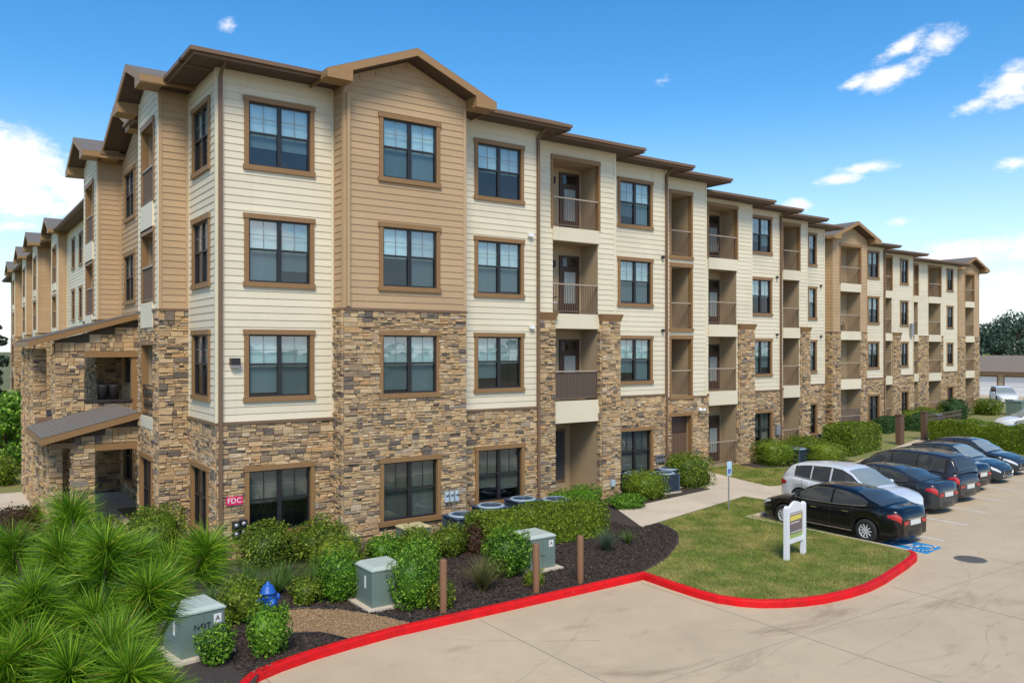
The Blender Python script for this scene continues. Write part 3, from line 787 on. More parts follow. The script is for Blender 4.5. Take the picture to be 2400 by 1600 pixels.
# lower porch: gable-end wall over the opening, piers, beam
lw = MB(); lw.face([(3.3, 26.92, 2.75), (5.06, 26.92, 2.75), (5.06, 26.92, 3.45), (3.3, 26.92, 3.02)]); par = lw.build('porch_wall', MORTAR, bld, OFF)
add_stone(Wall('F', 26.92), par, 3.32, 5.06, 2.78, 3.02, ()); add_stone(Wall('F', 26.92), par, 4.15, 5.06, 3.02, 3.24, ())
bm = MB(); Wall('F', 26.92).box(bm, 3.86, 5.07, -.3, .1, 2.58, 2.77); bm.box(2.72, 3.4, 26.85, 27.1, 2.70, 2.86); bm.build('porch_beam', TRIM, bld, OFF)
stone_pier(3.32, 3.88, 26.92, 27.35, 0, 2.78); stone_pier(2.75, 3.1, 27.5, 27.9, 0, 2.72); stone_pier(2.75, 3.1, 29.0, 29.4, 0, 2.72); stone_pier(2.75, 3.1, 30.5, 30.9, 0, 2.72)
# taller porch
lw = MB(); lw.face([(3.25, 31.05, 5.45), (5.88, 31.05, 5.45), (5.88, 31.05, 6.6), (3.25, 31.05, 5.86)]); par = lw.build('porch_wall', MORTAR, bld, OFF)
add_stone(Wall('F', 31.05), par, 3.28, 5.88, 5.5, 5.8, ()); add_stone(Wall('F', 31.05), par, 4.3, 5.88, 5.8, 6.08, ()); add_stone(Wall('F', 31.05), par, 5.1, 5.88, 6.08, 6.33, ())
bm = MB(); Wall('F', 31.05).box(bm, 4.13, 5.87, -.3, .1, 5.3, 5.5); bm.build('porch_beam', TRIM, bld, OFF)
stone_pier(3.28, 4.15, 31.05, 31.5, 0, 5.48); stone_pier(2.75, 3.15, 32.3, 32.8, 0, 5.6); stone_pier(2.75, 3.15, 34.0, 34.5, 0, 5.6); stone_pier(2.75, 3.15, 35.6, 36.1, 0, 5.6)
fl = MB(); fl.box(2.8, 5.88, 31.2, 36.2, 3.0, 3.25); fl.build('porch_floor', TRIM_DK, bld, OFF)
pw = MB(); pw.box(4.15, 5.7, 31.1, 31.2, 3.25, 3.75); par = pw.build('porch_wall', MORTAR, bld, OFF); add_stone(Wall('F', 31.1), par, 4.16, 5.7, 3.3, 3.74, ())
ct = MB(); ct.box(4.16, 5.65, 30.98, 31.5, 3.76, 3.84); ct.build('counter_top', mat('dark_counter', (.04, .035, .035), .25, .1, 5), bld, OFF)
lb = MB(); lb.box(5.62, 5.86, 31.0, 31.2, 3.2, 5.3); lb.build('porch_post', TRIM, bld, OFF)
for u_ in (4.75, 5.1):
    s = MB(); s.lathe([(0, 3.84), (.16, 3.84), (.19, 4.3), (.19, 4.32), (.16, 4.34), (0, 4.34)], 14, (u_, 31.28, 0)); o = s.build('planter_pot', BLACK)
    tag(o, 'tall black pot standing on the dark porch counter', 'pot', 'black pots on the porch counter')

# --- realise boards and stones: the 290 that show largest are objects of their own, the rest one part each
def split(specs, nmax, builder, name, rest, mats):
    specs.sort(key=lambda q: -builder.size(q))
    for q in specs[:nmax]:
        mb = MB(); builder(mb, q); mb.build(name, mats, q[1], OFF)
    mb = MB()
    for q in specs[nmax:]: builder(mb, q)
    o = mb.build(rest, mats, bld, OFF); o['kind'] = 'stuff'
def vis(W):      # faces turned away from the photograph's side rank last
    return .02 if W.k == 'R' else (.5 if W.k == 'L' else 1)
def mk_board(mb, q):
    W, par, a0, a1, z0, z1, ob, ot, mi = q
    mb.hexa([W.P(a0, ob, z0), W.P(a1, ob, z0), W.P(a1, 0, z0), W.P(a0, 0, z0), W.P(a0, ot, z1), W.P(a1, ot, z1), W.P(a1, 0, z1), W.P(a0, 0, z1)], mi)
mk_board.size = lambda q: vis(q[0])*(q[3]-q[2])*(q[5]-q[4])/near(q[0].P(q[2], 0, q[4]))**2
split(BOARDS, 290, mk_board, 'siding_board', 'siding', WM)
rj = random.Random(5)
def mk_stone(mb, q):
    W, par, a0, a1, z0, z1 = q
    g = .004; o = rj.uniform(.028, .085); k = .013
    j = lambda: rj.uniform(-.011, .011)
    B_ = [(a0+g, z0+g), (a1-g, z0+g), (a1-g, z1-g), (a0+g, z1-g)]
    ff = [(a0+g+k+j(), z0+g+k+j()), (a1-g-k+j(), z0+g+k+j()), (a1-g-k+j(), z1-g-k+j()), (a0+g+k+j(), z1-g-k+j())]
    i = len(mb.v)
    mb.v += [W.P(x, 0, z) for x, z in B_] + [W.P(x, o*.72, z) for x, z in B_] + [W.P(x, o+rj.uniform(-.012, .008), z) for x, z in ff]
    fs = [(8, 9, 10, 11)]
    for c in range(4):
        d = (c+1) % 4
        fs += [(c, d, 4+d, 4+c), (4+c, 4+d, 8+d, 8+c)]
    for f in fs: mb.f.append(tuple(i+x for x in f)); mb.m.append(0); mb.sm.append(False)
mk_stone.size = lambda q: vis(q[0])*(q[3]-q[2])*(q[5]-q[4])/near(q[0].P(q[2], 0, q[4]))**2
split(STONES, 290, mk_stone, 'stone', 'stone_veneer', [STONE])
# ------------------------------------------------------------------ site surfaces
import numpy as np
LAWN = mat('lawn_soil_and_grass', (.17, .20, .045), .95, .3, 9, .5, 60, hue=((.24, .20, .08), .5))
MULCH = mat('dark_mulch', (.05, .037, .029), .95, .4, 25, .8, 50)
GRAVEL = mat('tan_gravel', (.36, .235, .12), .95, .3, 40, .8, 70)
WALK = mat('walk_concrete', (.60, .51, .385), .88, .1, 2.5, .12, 40, hue=((.50, .42, .31), .5))
RED = mat('red_kerb_paint', (.70, .006, .009), .6, .14, 5, .1, 30, spec=.2, hue=((.50, .010, .012), 2.6))
add_stains(RED, 7, (1, 1, 1), .60, .70, (.62, .7, .7)); add_stains(RED, 1.1, (1, 1, 1), .52, .75, (.70, .8, .8))
add_chips(RED, 9, .665, .69, (.40, .30, .24))
KERB = mat('bare_kerb_concrete', (.54, .46, .35), .85, .15, 4, .1, 40)
LINE = mat('white_line_paint', (.66, .65, .62), .7, .12, 9)
g_ = MB(); g_.face([(-900, -900, -.06), (1500, -900, -.06), (1500, 1500, -.06), (-900, 1500, -.06)])
tag(g_.build('ground', mat('field_grass', (.11, .13, .035), .95, .3, .15, hue=((.17, .15, .06), .03))), kind='structure')
poly_sheet('parking_lot', [(-60, -70), (150, -70), (150, 62), (-60, 62)], 0, ASPH)
KR = [(3.9, -14), (3.9, 11.6), (3.93, 12.3), (4.0, 12.9), (4.16, 13.35), (4.45, 13.7), (4.95, 13.9), (5.6, 14.07), (6.4, 14.2), (7.3, 14.3), (14.02, 14.36), (13.98, 13.4), (13.98, 12.62), (14.06, 12.1),
      (14.28, 11.65), (14.58, 11.32), (15.0, 11.05), (15.45, 10.85), (16.0, 10.71), (16.8, 10.63), (17.63, 10.65), (18.5, 10.79), (19.38, 11.0), (20.3, 11.22), (21.1, 11.45), (21.45, 11.62), (21.62, 11.85)]
KB = [(21.66, 11.95), (21.70, 12.4), (21.66, 17.25), (24.5, 17.75), (27.2, 18.4), (34.6, 20.15), (43.2, 22.3), (44.0, 21.5), (44.3, 18.0), (44.6, 13.5), (54, 12.5), (54, 18), (90, 28)]
def offset(path, d):
    o = []
    for i, p in enumerate(path):
        a = Vector(path[max(0, i-1)]); b = Vector(path[min(len(path)-1, i+1)])
        n = Vector((p[0], p[1]))
        e1 = (n-a).normalized() if i else (b-n).normalized(); e2 = (b-n).normalized() if i < len(path)-1 else e1
        m = (e1+e2).normalized(); k = d/max(.55, m.dot(e1))
        o.append((p[0]-m.y*k, p[1]+m.x*k))
    return o
def kerb(name, path, m, h=.155, w=.16):
    inn = offset(path, w); mid = offset(path, .03)
    b = MB()
    b.grid([[(x, y, -.02) for x, y in path], [(x, y, h-.03) for x, y in offset(path, .012)], [(x, y, h) for x, y in offset(path, .04)], [(x, y, h) for x, y in inn], [(x, y, 0) for x, y in inn]], 0, False)
    b.face([(path[0][0], path[0][1], 0), (inn[0][0], inn[0][1], 0), (inn[0][0], inn[0][1], h), (mid[0][0], mid[0][1], h)])
    b.face([(path[-1][0], path[-1][1], 0), (inn[-1][0], inn[-1][1], 0), (inn[-1][0], inn[-1][1], h), (mid[-1][0], mid[-1][1], h)])
    return tag(b.build(name, m), kind='structure')
kerb('red_kerb', KR, RED)
kerb('kerb', KB, KERB, .15, .14)
pad = offset(KR, .15) + offset(KB, .13) + [(90, 130), (-50, 130), (-50, -14)]
poly_sheet('lawn', pad, .128, LAWN)
bed = [(4.06, -13.9), (4.06, 12.0), (4.15, 13.1), (4.5, 13.8), (5.6, 14.24), (7.3, 14.47), (14.1, 14.53), (14.94, 14.79), (15.6, 15.1), (16.24, 15.51), (17.1, 16.1), (17.75, 16.7), (18.2, 17.3), (18.5, 17.9), (18.6, 18.36),
       (17.65, 18.13), (18.89, 20.56), (24.56, 21.49), (25.1, 24.15), (20.5, 23.4), (16.4, 22.5), (13, 21.7), (9.1, 21.5), (5.9, 21.5), (5.9, 24.2), (3.2, 26.5), (-20, 26.5), (-20, -13.9)]
poly_sheet('planting_bed', bed, .134, MULCH)
poly_sheet('planting_bed', [(30.6, 24.2), (33, 23.3), (36.5, 22.9), (37, 24.4), (36, 25.8), (33, 25.9), (30.8, 25.3)], .134, MULCH)
walk = [(17.65, 18.13), (20.55, 18.85), (24.43, 19.76), (24.5, 17.9), (27.1, 18.54), (34.5, 20.3), (46, 23.15), (60, 26.6), (60, 29.2), (49.1, 26.4), (43.6, 24.8), (34.4, 22.1), (28.75, 20.83), (27.6, 20.45), (27.02, 20.6), (27.3, 22), (27.95, 24.3), (28.6, 25.5),
        (27.4, 25.5), (27.4, 24.2), (25.1, 24.15), (25.3, 22.6), (24.56, 21.49), (18.89, 20.56)]
poly_sheet('walkway', walk, .15, WALK)
poly_sheet('walkway', [(-14, 30.5), (5.85, 30.5), (5.85, 37.5), (3.3, 37.2), (3.0, 36.2), (-14, 36.8)], .15, WALK)
poly_sheet('walkway', [(3.1, 26.95), (5.06, 26.95), (5.06, 30.49), (3.1, 30.49)], .15, WALK)
gravel = [(5.2, 16.35), (5.8, 16.75), (6.35, 16.55), (6.95, 16.05), (7.3, 15.5), (7.52, 15.05), (7.72, 14.5), (7.3, 14.475), (6.3, 14.38), (6.2, 14.65), (6.05, 15.0), (5.6, 15.3), (5.1, 15.4)]
poly_sheet('gravel_path', gravel, .140, GRAVEL)
def edging(path):
    b = MB(); b.tube([(x, y, .15) for x, y in path], .022, 6); return b.build('bed_edging', BLACK)
tag(edging([(5.0, 16.5), (5.6, 16.85), (6.35, 16.62), (6.98, 16.1), (7.35, 15.5), (7.57, 15.05), (7.78, 14.5)]), 'black plastic edging curving behind the tan gravel path', 'edging')
tag(edging([(6.33, 14.36), (6.22, 14.62), (6.05, 14.97), (5.6, 15.26), (5.05, 15.36)]), 'black plastic edging between tan gravel and dark mulch by the red kerb', 'edging')
# stall lines, accessible bay mark, manhole
for u, v in ((24.05, 12.25), (26.78, 12.9), (29.3, 13.5), (32.05, 14.2), (34.9, 15.0), (37.7, 15.7), (40.5, 16.4)):
    poly_sheet('stall_line', [(u-.05, v), (u+.05, v), (u+.05, v+5), (u-.05, v+5)], .004, LINE)
BLUEP = mat('blue_pavement_paint', (.015, .23, .52), .7, .12, 8)
b_ = MB(); b_.face([(x, y, .004) for x, y in ((22.12, 11.72), (23.2, 11.86), (23.28, 13.25), (22.15, 13.1))])
sym = MB()
def stroke(mb, pts, wd, z):
    for (x0, y0), (x1, y1) in zip(pts, pts[1:]):
        d = Vector((x1-x0, y1-y0)); d.normalize(); n = Vector((-d.y, d.x))*wd/2; d *= wd*.3
        mb.face([(x0-d.x+n.x, y0-d.y+n.y, z), (x1+d.x+n.x, y1+d.y+n.y, z), (x1+d.x-n.x, y1+d.y-n.y, z), (x0-d.x-n.x, y0-d.y-n.y, z)])
S_ = lambda x, y: (22.68+x, 12.28+y)
pts = [S_(.30*math.cos(t)-.04, .30*math.sin(t)-.1) for t in [R(150+i*20) for i in range(11)]]
stroke(sym, pts, .085, .0085)
stroke(sym, [S_(-.1, .52), S_(-.06, .05), S_(.2, .03), S_(.3, -.3), S_(.42, -.28)], .10, .0125)
stroke(sym, [S_(-.08, .28), S_(.16, .25)], .08, .0165)
sym.face([(*S_(-.12+.09*math.cos(t), .66+.09*math.sin(t)), .0165) for t in [R(i*30) for i in range(12)]])
o = b_.build('accessible_bay_mark', BLUEP); tag(o, 'blue painted square with white wheelchair symbol on the parking bay', 'pavement marking')
sym.build('wheelchair_symbol', LINE, o)
mh = MB(); mh.lathe([(0, .006), (.36, .006), (.37, .004), (.40, .004), (.40, 0)], 28, (22.5, 10.76, 0), smooth=False)
for k in range(-4, 5):
    x = k*.07; l = math.sqrt(.34**2-x*x); mh.box(22.5+x-.012, 22.5+x+.012, 10.76-l, 10.76+l, .006, .013)
o = mh.build('manhole_cover', mat('cast_iron', (.13, .12, .11), .6, .3, 12)); tag(o, 'round dark iron manhole cover set in the concrete drive', 'manhole cover')
# concrete joints and cracks are thin grooves laid in the drive
jt = MB(); rk = random.Random(21)
def crack(x, y, ang, n, step=.35, w=.007):
    p = [(x, y)]
    for _ in range(n):
        ang += rk.uniform(-.16, .16); x += step*math.cos(ang); y += step*math.sin(ang); p.append((x, y))
    for (x0, y0), (x1, y1) in zip(p, p[1:]):
        d = Vector((x1-x0, y1-y0)).normalized(); nn = Vector((-d.y, d.x))*w*rk.uniform(.35, 1)/2
        jt.face([(x0+nn.x, y0+nn.y, .003), (x1+nn.x, y1+nn.y, .003), (x1-nn.x, y1-nn.y, .003), (x0-nn.x, y0-nn.y, .003)])
for q in ((10, 9.2, .15, 22), (13, 8.5, -.1, 18), (17, 9.9, -.2, 20), (8, 13.8, -1.0, 9), (15, 7.0, .35, 20), (7, 10.8, .3, 16), (20, 9, .1, 24), (24, 9.5, -.2, 24)):
    crack(*q)
for u in (4.6, 9.2, 13.8, 18.4, 23.0, 27.6, 32.2): jt.face([(u-.009, -20, .0025), (u+.009, -20, .0025), (u+.009, 10.6 if u > 13.9 else 14.2, .0025), (u-.009, 10.6 if u > 13.9 else 14.2, .0025)])
for v in (9.8, 5.2, .6): jt.face([(4.2, v-.006, .002), (70, v-.006, .002), (70, v+.006, .002), (4.2, v+.006, .002)])
tag(jt.build('pavement_joint', mat('joint_dirt', (.26, .22, .165), .95, .2, 10)), kind='structure')
# ------------------------------------------------------------------ foliage
def np_mesh(name, V, F, mats, smooth=False):
    me = bpy.data.meshes.new(name)
    nv, nf, k = len(V), len(F), F.shape[1]
    me.vertices.add(nv); me.vertices.foreach_set('co', V.astype(np.float32).ravel())
    me.loops.add(nf*k); me.loops.foreach_set('vertex_index', F.astype(np.int32).ravel())
    me.polygons.add(nf); me.polygons.foreach_set('loop_start', np.arange(0, nf*k, k, dtype=np.int32))
    me.polygons.foreach_set('use_smooth', np.full(nf, smooth))
    me.materials.append(mats); me.update(calc_edges=True)
    return me
rng = np.random.default_rng(4)
def unit(a): return a/np.maximum(1e-9, np.linalg.norm(a, axis=1, keepdims=True))
def leaf_mesh(name, C, Nn, size, m, ratio=.5):
    n = len(C)
    d = unit(Nn + rng.normal(0, .75, (n, 3)))            # leaf normal
    a = unit(np.cross(d, rng.normal(0, 1, (n, 3))))      # leaf axis
    b = np.cross(d, a)
    L = (size*rng.uniform(.5, 1.5, (n, 1)))/2; Wd = L*ratio*rng.uniform(.8, 1.2, (n, 1))
    V = np.stack([C-a*L, C+b*Wd+d*L*.22, C+a*L, C-b*Wd+d*L*.22], 1).reshape(-1, 3)
    i = np.arange(n)[:, None]*4
    F = np.concatenate([np.concatenate([i, i+1, i+2], 1), np.concatenate([i, i+2, i+3], 1)])
    return np_mesh(name, V, F, m)
def lumps(D, k=7, amp=.10, seed=0):
    r = np.random.default_rng(seed); s = np.zeros(len(D))
    for _ in range(k):
        w = r.normal(0, 1, 3)*r.uniform(2, 6); s += np.sin(D@w+r.uniform(0, 6))
    return 1+amp*s/math.sqrt(k)
def ball_pts(n, rx, ry, h, p=2.4, amp=.12, seed=0, shell=.3):
    if p > 3: amp *= .45
    D = unit(rng.normal(0, 1, (n, 3)))
    s = (np.abs(D)**p).sum(1)**(-1/p)
    rad = s*lumps(D, 8, amp, seed)*(1-shell*rng.random(n)**2.2)
    hz = h*.56
    P = D*rad[:, None]*np.array([rx, ry, hz]); P[:, 2] += h*.47
    nn = unit(D/np.array([rx, ry, hz])); nn[:, 2] += .35
    # stray shoots that break the outline
    S = []; SN = []
    for k in range(max(10, n//90) if p < 3.1 else 6):
        d = unit(rng.normal(0, 1, (1, 3)))[0]; d[2] = abs(d[2])*1.1+.1; d /= np.linalg.norm(d)
        s = float((np.abs(d)**p).sum()**(-1/p)); L_ = rng.uniform(.05, .2)*min(1.0, (rx+h)/1.2); q = d*s*np.array([rx, ry, hz])*.97; q[2] += h*.47
        dd = d+rng.normal(0, .35, 3); dd[2] += .5; dd /= np.linalg.norm(dd)
        for t in np.linspace(0, 1, 7): S.append(q+dd*L_*t+rng.normal(0, .012, 3)); SN.append(rng.normal(0, 1, 3))
    P = np.concatenate([P, np.array(S)]); nn = np.concatenate([nn, unit(np.array(SN))])
    ok = P[:, 2] > .01
    return P[ok], nn[ok]
LEAF_B = ramp_mat('bright_privet_leaf', [(0, (.028, .08, .006)), (.4, (.072, .19, .010)), (.75, (.15, .31, .018)), (1, (.28, .45, .045))], .42, .25, 3, 0, transl=.22)
LEAF_O = ramp_mat('olive_hedge_leaf', [(0, (.036, .068, .006)), (.4, (.09, .155, .009)), (.75, (.185, .26, .016)), (1, (.34, .40, .045))], .45, .25, 3, 0, transl=.22)
LEAF_D = ramp_mat('dark_tree_leaf', [(0, (.018, .05, .014)), (.5, (.04, .10, .025)), (1, (.08, .16, .04))], .55, .1, 6, 0, transl=.2)
LEAF_R = ramp_mat('reddish_shrub_leaf', [(0, (.05, .03, .02)), (.5, (.08, .06, .02)), (1, (.15, .05, .03))], .5, .1, 6, 0, transl=.25)
TWIG = mat('twig_bark', (.05, .04, .028), .9, .3, 20)
def core(name, parent, rx, ry, h, p, seed, m, f=.78):
    n1_, n2_ = 16, 10; rows = []
    for i in range(n2_+1):
        th = math.pi*i/n2_; row = []
        for j in range(n1_):
            ph = 2*math.pi*j/n1_
            d = np.array([[math.sin(th)*math.cos(ph), math.sin(th)*math.sin(ph), math.cos(th)]])
            s = float((np.abs(d)**p).sum()**(-1/p)*lumps(d, 8, .12, seed)[0])*f
            row.append((d[0, 0]*s*rx, d[0, 1]*s*ry, max(.0, d[0, 2]*s*h*.56+h*.47)))
        rows.append(row)
    b = MB(); b.grid(rows, 0, True, True); return b.build(name, m, parent)
def shrub(u, v, r, h, label, leaf=None, cat='shrub', p=2.4, size=.062, dens=900, ry=None, rz=0, z=.13, group=None, seed=None, amp=.17, name='shrub'):
    r *= .93
    seed = seed if seed is not None else int(u*37+v*91)
    o = empty(name, (u, v, z), rz); tag(o, label, cat, group)
    ry = ry or r
    area = 2*math.pi*((r*ry)**.8+2*(max(r, ry)*h*.55)**.8)/3*1.6
    P, nn = ball_pts(int(dens*area), r, ry, h, p, amp, seed)
    f = bpy.data.objects.new('foliage', leaf_mesh('foliage', P, nn, size, leaf or LEAF_B)); col.objects.link(f); f.parent = o
    core('inner_growth', o, r, ry, h, p, seed, leaf or LEAF_B)
    st = MB()
    for k in range(4):
        a = k*1.6+.3; st.tube([(.05*math.cos(a), .05*math.sin(a), -.02), (r*.3*math.cos(a), ry*.3*math.sin(a), h*.5)], .014, 5)
    st.build('stem', TWIG, o)
    return o
OL, BR, DK = LEAF_O, LEAF_B, LEAF_D
shrub(6.9, 20.55, .75, .95, 'rounded olive shrub under the corner window beside the gas meters', OL, p=2.8)
shrub(8.25, 20.3, .8, .9, 'olive shrub under the first ground floor window with upright sprigs', OL, p=2.6, amp=.2)
shrub(8.1, 18.9, .64, .8, 'olive shrub in front of the sprigged shrub by the first window', OL, p=3)
shrub(9.2, 18.6, .52, .72, 'green shrub behind the shrub beside the transformer with white strip sticker', BR, p=2.6)
shrub(7.2, 16.75, .48, 1.05, 'bright green upright shrub left of the transformer by the gravel', BR)
shrub(6.55, 17.0, .38, .5, 'low mounded dark shrub behind the blue hydrant', OL, size=.05)
shrub(5.05, 16.6, .5, .8, 'olive shrub behind the lettered transformer and the blue hydrant', OL)
shrub(4.9, 14.55, .38, .84, 'bright shrub beside the mulch corner of the red kerb', BR)
shrub(4.0, 14.62, .33, .62, 'low green shrub in front of the lettered transformer', BR)
shrub(8.35, 15.45, .52, 1.12, 'full bright shrub partly hiding the transformer by the gravel path', BR)
shrub(9.4, 17.0, .48, .95, 'bright shrub behind the full shrub near the first brown bollard', BR)
shrub(10.15, 18.7, .56, .8, 'olive shrub in front of the tan topped utility box', OL)
shrub(11.2, 18.7, .5, .76, 'green shrub beside the reddish shrub near the air conditioners', OL)
shrub(11.85, 18.5, .36, .7, 'dark reddish shrub at the end of the long hedge', LEAF_R)
shrub(8.72, 14.95, .3, .52, 'low olive shrub tucked against the first brown bollard', OL, size=.05)
shrub(11.3, 16.2, .56, 1.1, 'bright shrub beside the transformer in front of the long hedge', BR)
shrub(11.35, 15.2, .26, .34, 'small round shrub by the foot of the middle bollard', OL, size=.045)
shrub(21.3, 21.75, .78, .95, 'clipped boxy shrub in front of the air conditioners by the walkway', OL, p=5)
shrub(24.6, 22.75, .98, 1.2, 'large clipped boxy shrub beside the entrance walkway', OL, p=5)
shrub(19.5, 20.75, .65, .42, 'low bright ground shrub at the edge of the walkway', BR, amp=.25)
shrub(32.5, 24.5, 1.0, 1.1, 'clipped rounded shrub near the balcony pier past the entrance walkway', OL, p=4.5)
shrub(34.5, 23.15, .98, 1.0, 'clipped shrub behind the silver crossover beside the dark air conditioner', OL, p=4.5)
shrub(37.2, 26.0, 1.1, .85, 'low clipped shrub against the wall behind the dark air conditioner', OL, p=3)
shrub(18.0, 21.6, 1.15, .65, 'loose green planting in front of the recessed ground floor porch', BR, amp=.25, ry=.7)
shrub(16.7, 20.5, .75, .72, 'loose green planting between the long hedge and the stone wall', BR, amp=.25)
shrub(64.8, 32.2, 1.1, 1.5, 'spreading dark shrub beyond the gate posts', DK, amp=.25, size=.12, dens=350)
shrub(67.5, 34.0, .95, .95, 'rounded shrub near the far end of the building', OL, size=.11, dens=350)
shrub(71.0, 32.6, 1.1, 1.3, 'clipped shrub beside the dark green utility cabinet', OL, p=3.4, size=.11, dens=350)
shrub(57.5, 31.4, 1.0, 1.0, 'clipped shrub under the far ground floor windows', OL, p=3.4, size=.11, dens=350)
shrub(61.5, 32.8, 1.1, .9, 'low olive shrub against the far stone wall', OL, p=3, size=.11, dens=350)
def hedge(u0, v0, u1, v1, wd, h, label, leaf=None, dens=520, size=.065, z=.13, name='hedge'):
    L = math.hypot(u1-u0, v1-v0); ang = math.atan2(v1-v0, u1-u0)
    o = empty(name, ((u0+u1)/2, (v0+v1)/2, z), ang); tag(o, label, 'hedge')
    faces = [(L*wd, 4), (L*h, 0), (L*h, 1), (wd*h, 2), (wd*h, 3)]
    Ps, Ns = [], []
    for a, k in faces:
        n = int(a*dens*1.5); s, t = rng.uniform(-1, 1, n), rng.uniform(-1, 1, n); q = 1-.22*rng.random(n)**2
        hx, hy = L/2, wd/2
        if k == 4: P = np.stack([s*hx, t*hy, h*(1-.12*rng.random(n)**2)], 1); nn = np.tile([0, 0, 1.], (n, 1))
        elif k in (0, 1): sg = 1 if k else -1; P = np.stack([s*hx, sg*hy*q, (t+1)/2*h], 1); nn = np.tile([0, sg, .3], (n, 1))
        else: sg = 1 if k == 3 else -1; P = np.stack([sg*(hx-hy*(1-q)), s*hy, (t+1)/2*h], 1); nn = np.tile([sg, 0, .3], (n, 1))
        # soften arrises and let the clipped faces undulate
        e = np.maximum(np.abs(P[:, 0])/hx-.0, 0)
        f = 1+.06*np.sin(P[:, 0]*2.1+1)*np.sin(P[:, 2]*3+P[:, 0])
        P[:, 1] *= f*(1-.10*np.clip((P[:, 2]/h-.75)/.25, 0, 1)); P[:, 2] *= 1+.05*np.sin(P[:, 0]*1.7+.5)+.04*np.sin(P[:, 0]*4.1+P[:, 1]*3)
        P[:, 0] *= 1-.03*np.clip((P[:, 2]/h-.8)/.2, 0, 1)
        Ps.append(P); Ns.append(nn)
    f = bpy.data.objects.new('foliage', leaf_mesh('foliage', np.concatenate(Ps), np.concatenate(Ns), size, leaf or LEAF_O)); col.objects.link(f); f.parent = o
    c = MB(); c.box(-L/2+.1, L/2-.1, -wd/2+.1, wd/2-.1, 0, h-.1); c.build('inner_growth', leaf or LEAF_O, o)
    return o
hedge(11.95, 18.75, 16.1, 18.45, 1.25, .98, 'long clipped hedge screening the air conditioners near the stone bay', dens=560)
hedge(37.6, 24.6, 41.8, 25.5, 1.6, 1.45, 'deep clipped hedge beside the walkway before the gate posts', dens=330, size=.085)
hedge(48.3, 24.9, 45.9, 15.5, 1.9, 1.35, 'long thick hedge closing the end of the parking row', dens=330, size=.085)
hedge(49.6, 29.4, 52.2, 29.8, 1.1, .95, 'dark hedge on the lawn left of the gate posts', DK, dens=260, size=.10)
hedge(52.8, 28.9, 56.0, 29.6, 1.1, 1.0, 'dark hedge on the lawn behind the gate posts', DK, dens=260, size=.10)
hedge(43.2, 29.0, 46.6, 29.6, 1.2, .85, 'low hedge in front of the tan gabled bay with screened porch', dens=260, size=.10)
# ornamental grasses
def grass_clump(u, v, r, h, n, label, stops, z=.13, name='grass_clump', droop=.6, w=.012, group=None):
    V = []; F = []
    for k in range(n):
        a = random.uniform(0, 2*math.pi); l = h*random.uniform(.6, 1.1); sp = random.uniform(.1, 1)**.8*r
        b0 = random.uniform(0, r*.22); x, y = b0*math.cos(a*1.7), b0*math.sin(a*1.7)
        ca, sa = math.cos(a), math.sin(a); i = len(V); px_, py_ = -sa*w/2, ca*w/2
        for t in (0, .35, .7, 1.0):
            d = sp*t*(1+.5*t); zz = l*(t*(1+droop*.35)-droop*t*t*(sp/r)*.9); k2 = (1-t*.95)
            V += [(x+ca*d+px_*k2, y+sa*d+py_*k2, max(0, zz)), (x+ca*d-px_*k2, y+sa*d-py_*k2, max(0, zz))]
        for q in range(3): F.append((i+2*q, i+2*q+1, i+2*q+3, i+2*q+2))
    m = bpy.data.materials.get('blade_'+stops[0]) or ramp_mat('blade_'+stops[0], stops[1], .6, .1, 6, 0, transl=.3)
    ob = bpy.data.objects.new(name, np_mesh(name, np.array(V), np.array(F), m)); col.objects.link(ob); ob.location = (u, v, z)
    tag(ob, label, 'grass', group); return ob
TG = ('tan_green', [(0, (.20, .15, .06)), (.4, (.16, .17, .05)), (.8, (.10, .15, .035)), (1, (.28, .22, .11))])
BG_ = ('blue_green', [(0, (.05, .10, .05)), (1, (.13, .19, .11))])
DG = ('dark_green', [(0, (.05, .12, .015)), (.6, (.10, .21, .03)), (1, (.20, .28, .06))])
grass_clump(10.15, 15.5, .52, .8, 420, 'arching tan and green grass clump in the mulch between the bollards', TG, w=.014)
grass_clump(14.85, 16.6, .42, .62, 320, 'blue green grass tuft at the end of the long hedge', BG_)
for (u, v, r, h) in ((5.9, 18.9, .5, .6), (6.6, 18.5, .55, .62), (7.3, 18.2, .5, .6), (6.2, 17.9, .5, .55), (6.9, 17.6, .45, .5), (5.6, 18.1, .5, .55)):
    grass_clump(u, v, r, h, 330, 'dark green arching grass in the drift behind the blue hydrant', DG, group='grass drift behind the hydrant')
for (u, v, r, h) in ((5.35, 17.2, .42, .5), (4.75, 17.6, .45, .55), (5.2, 19.2, .5, .6), (7.7, 17.4, .4, .45)):
    grass_clump(u, v, r, h, 300, 'dark green arching grass in the drift behind the blue hydrant', DG, group='grass drift behind the hydrant')
for (u, v) in ((15.9, 16.9),): grass_clump(u, v, .3, .4, 150, 'small green grass tuft beside the mulch edge near the walkway', DG)
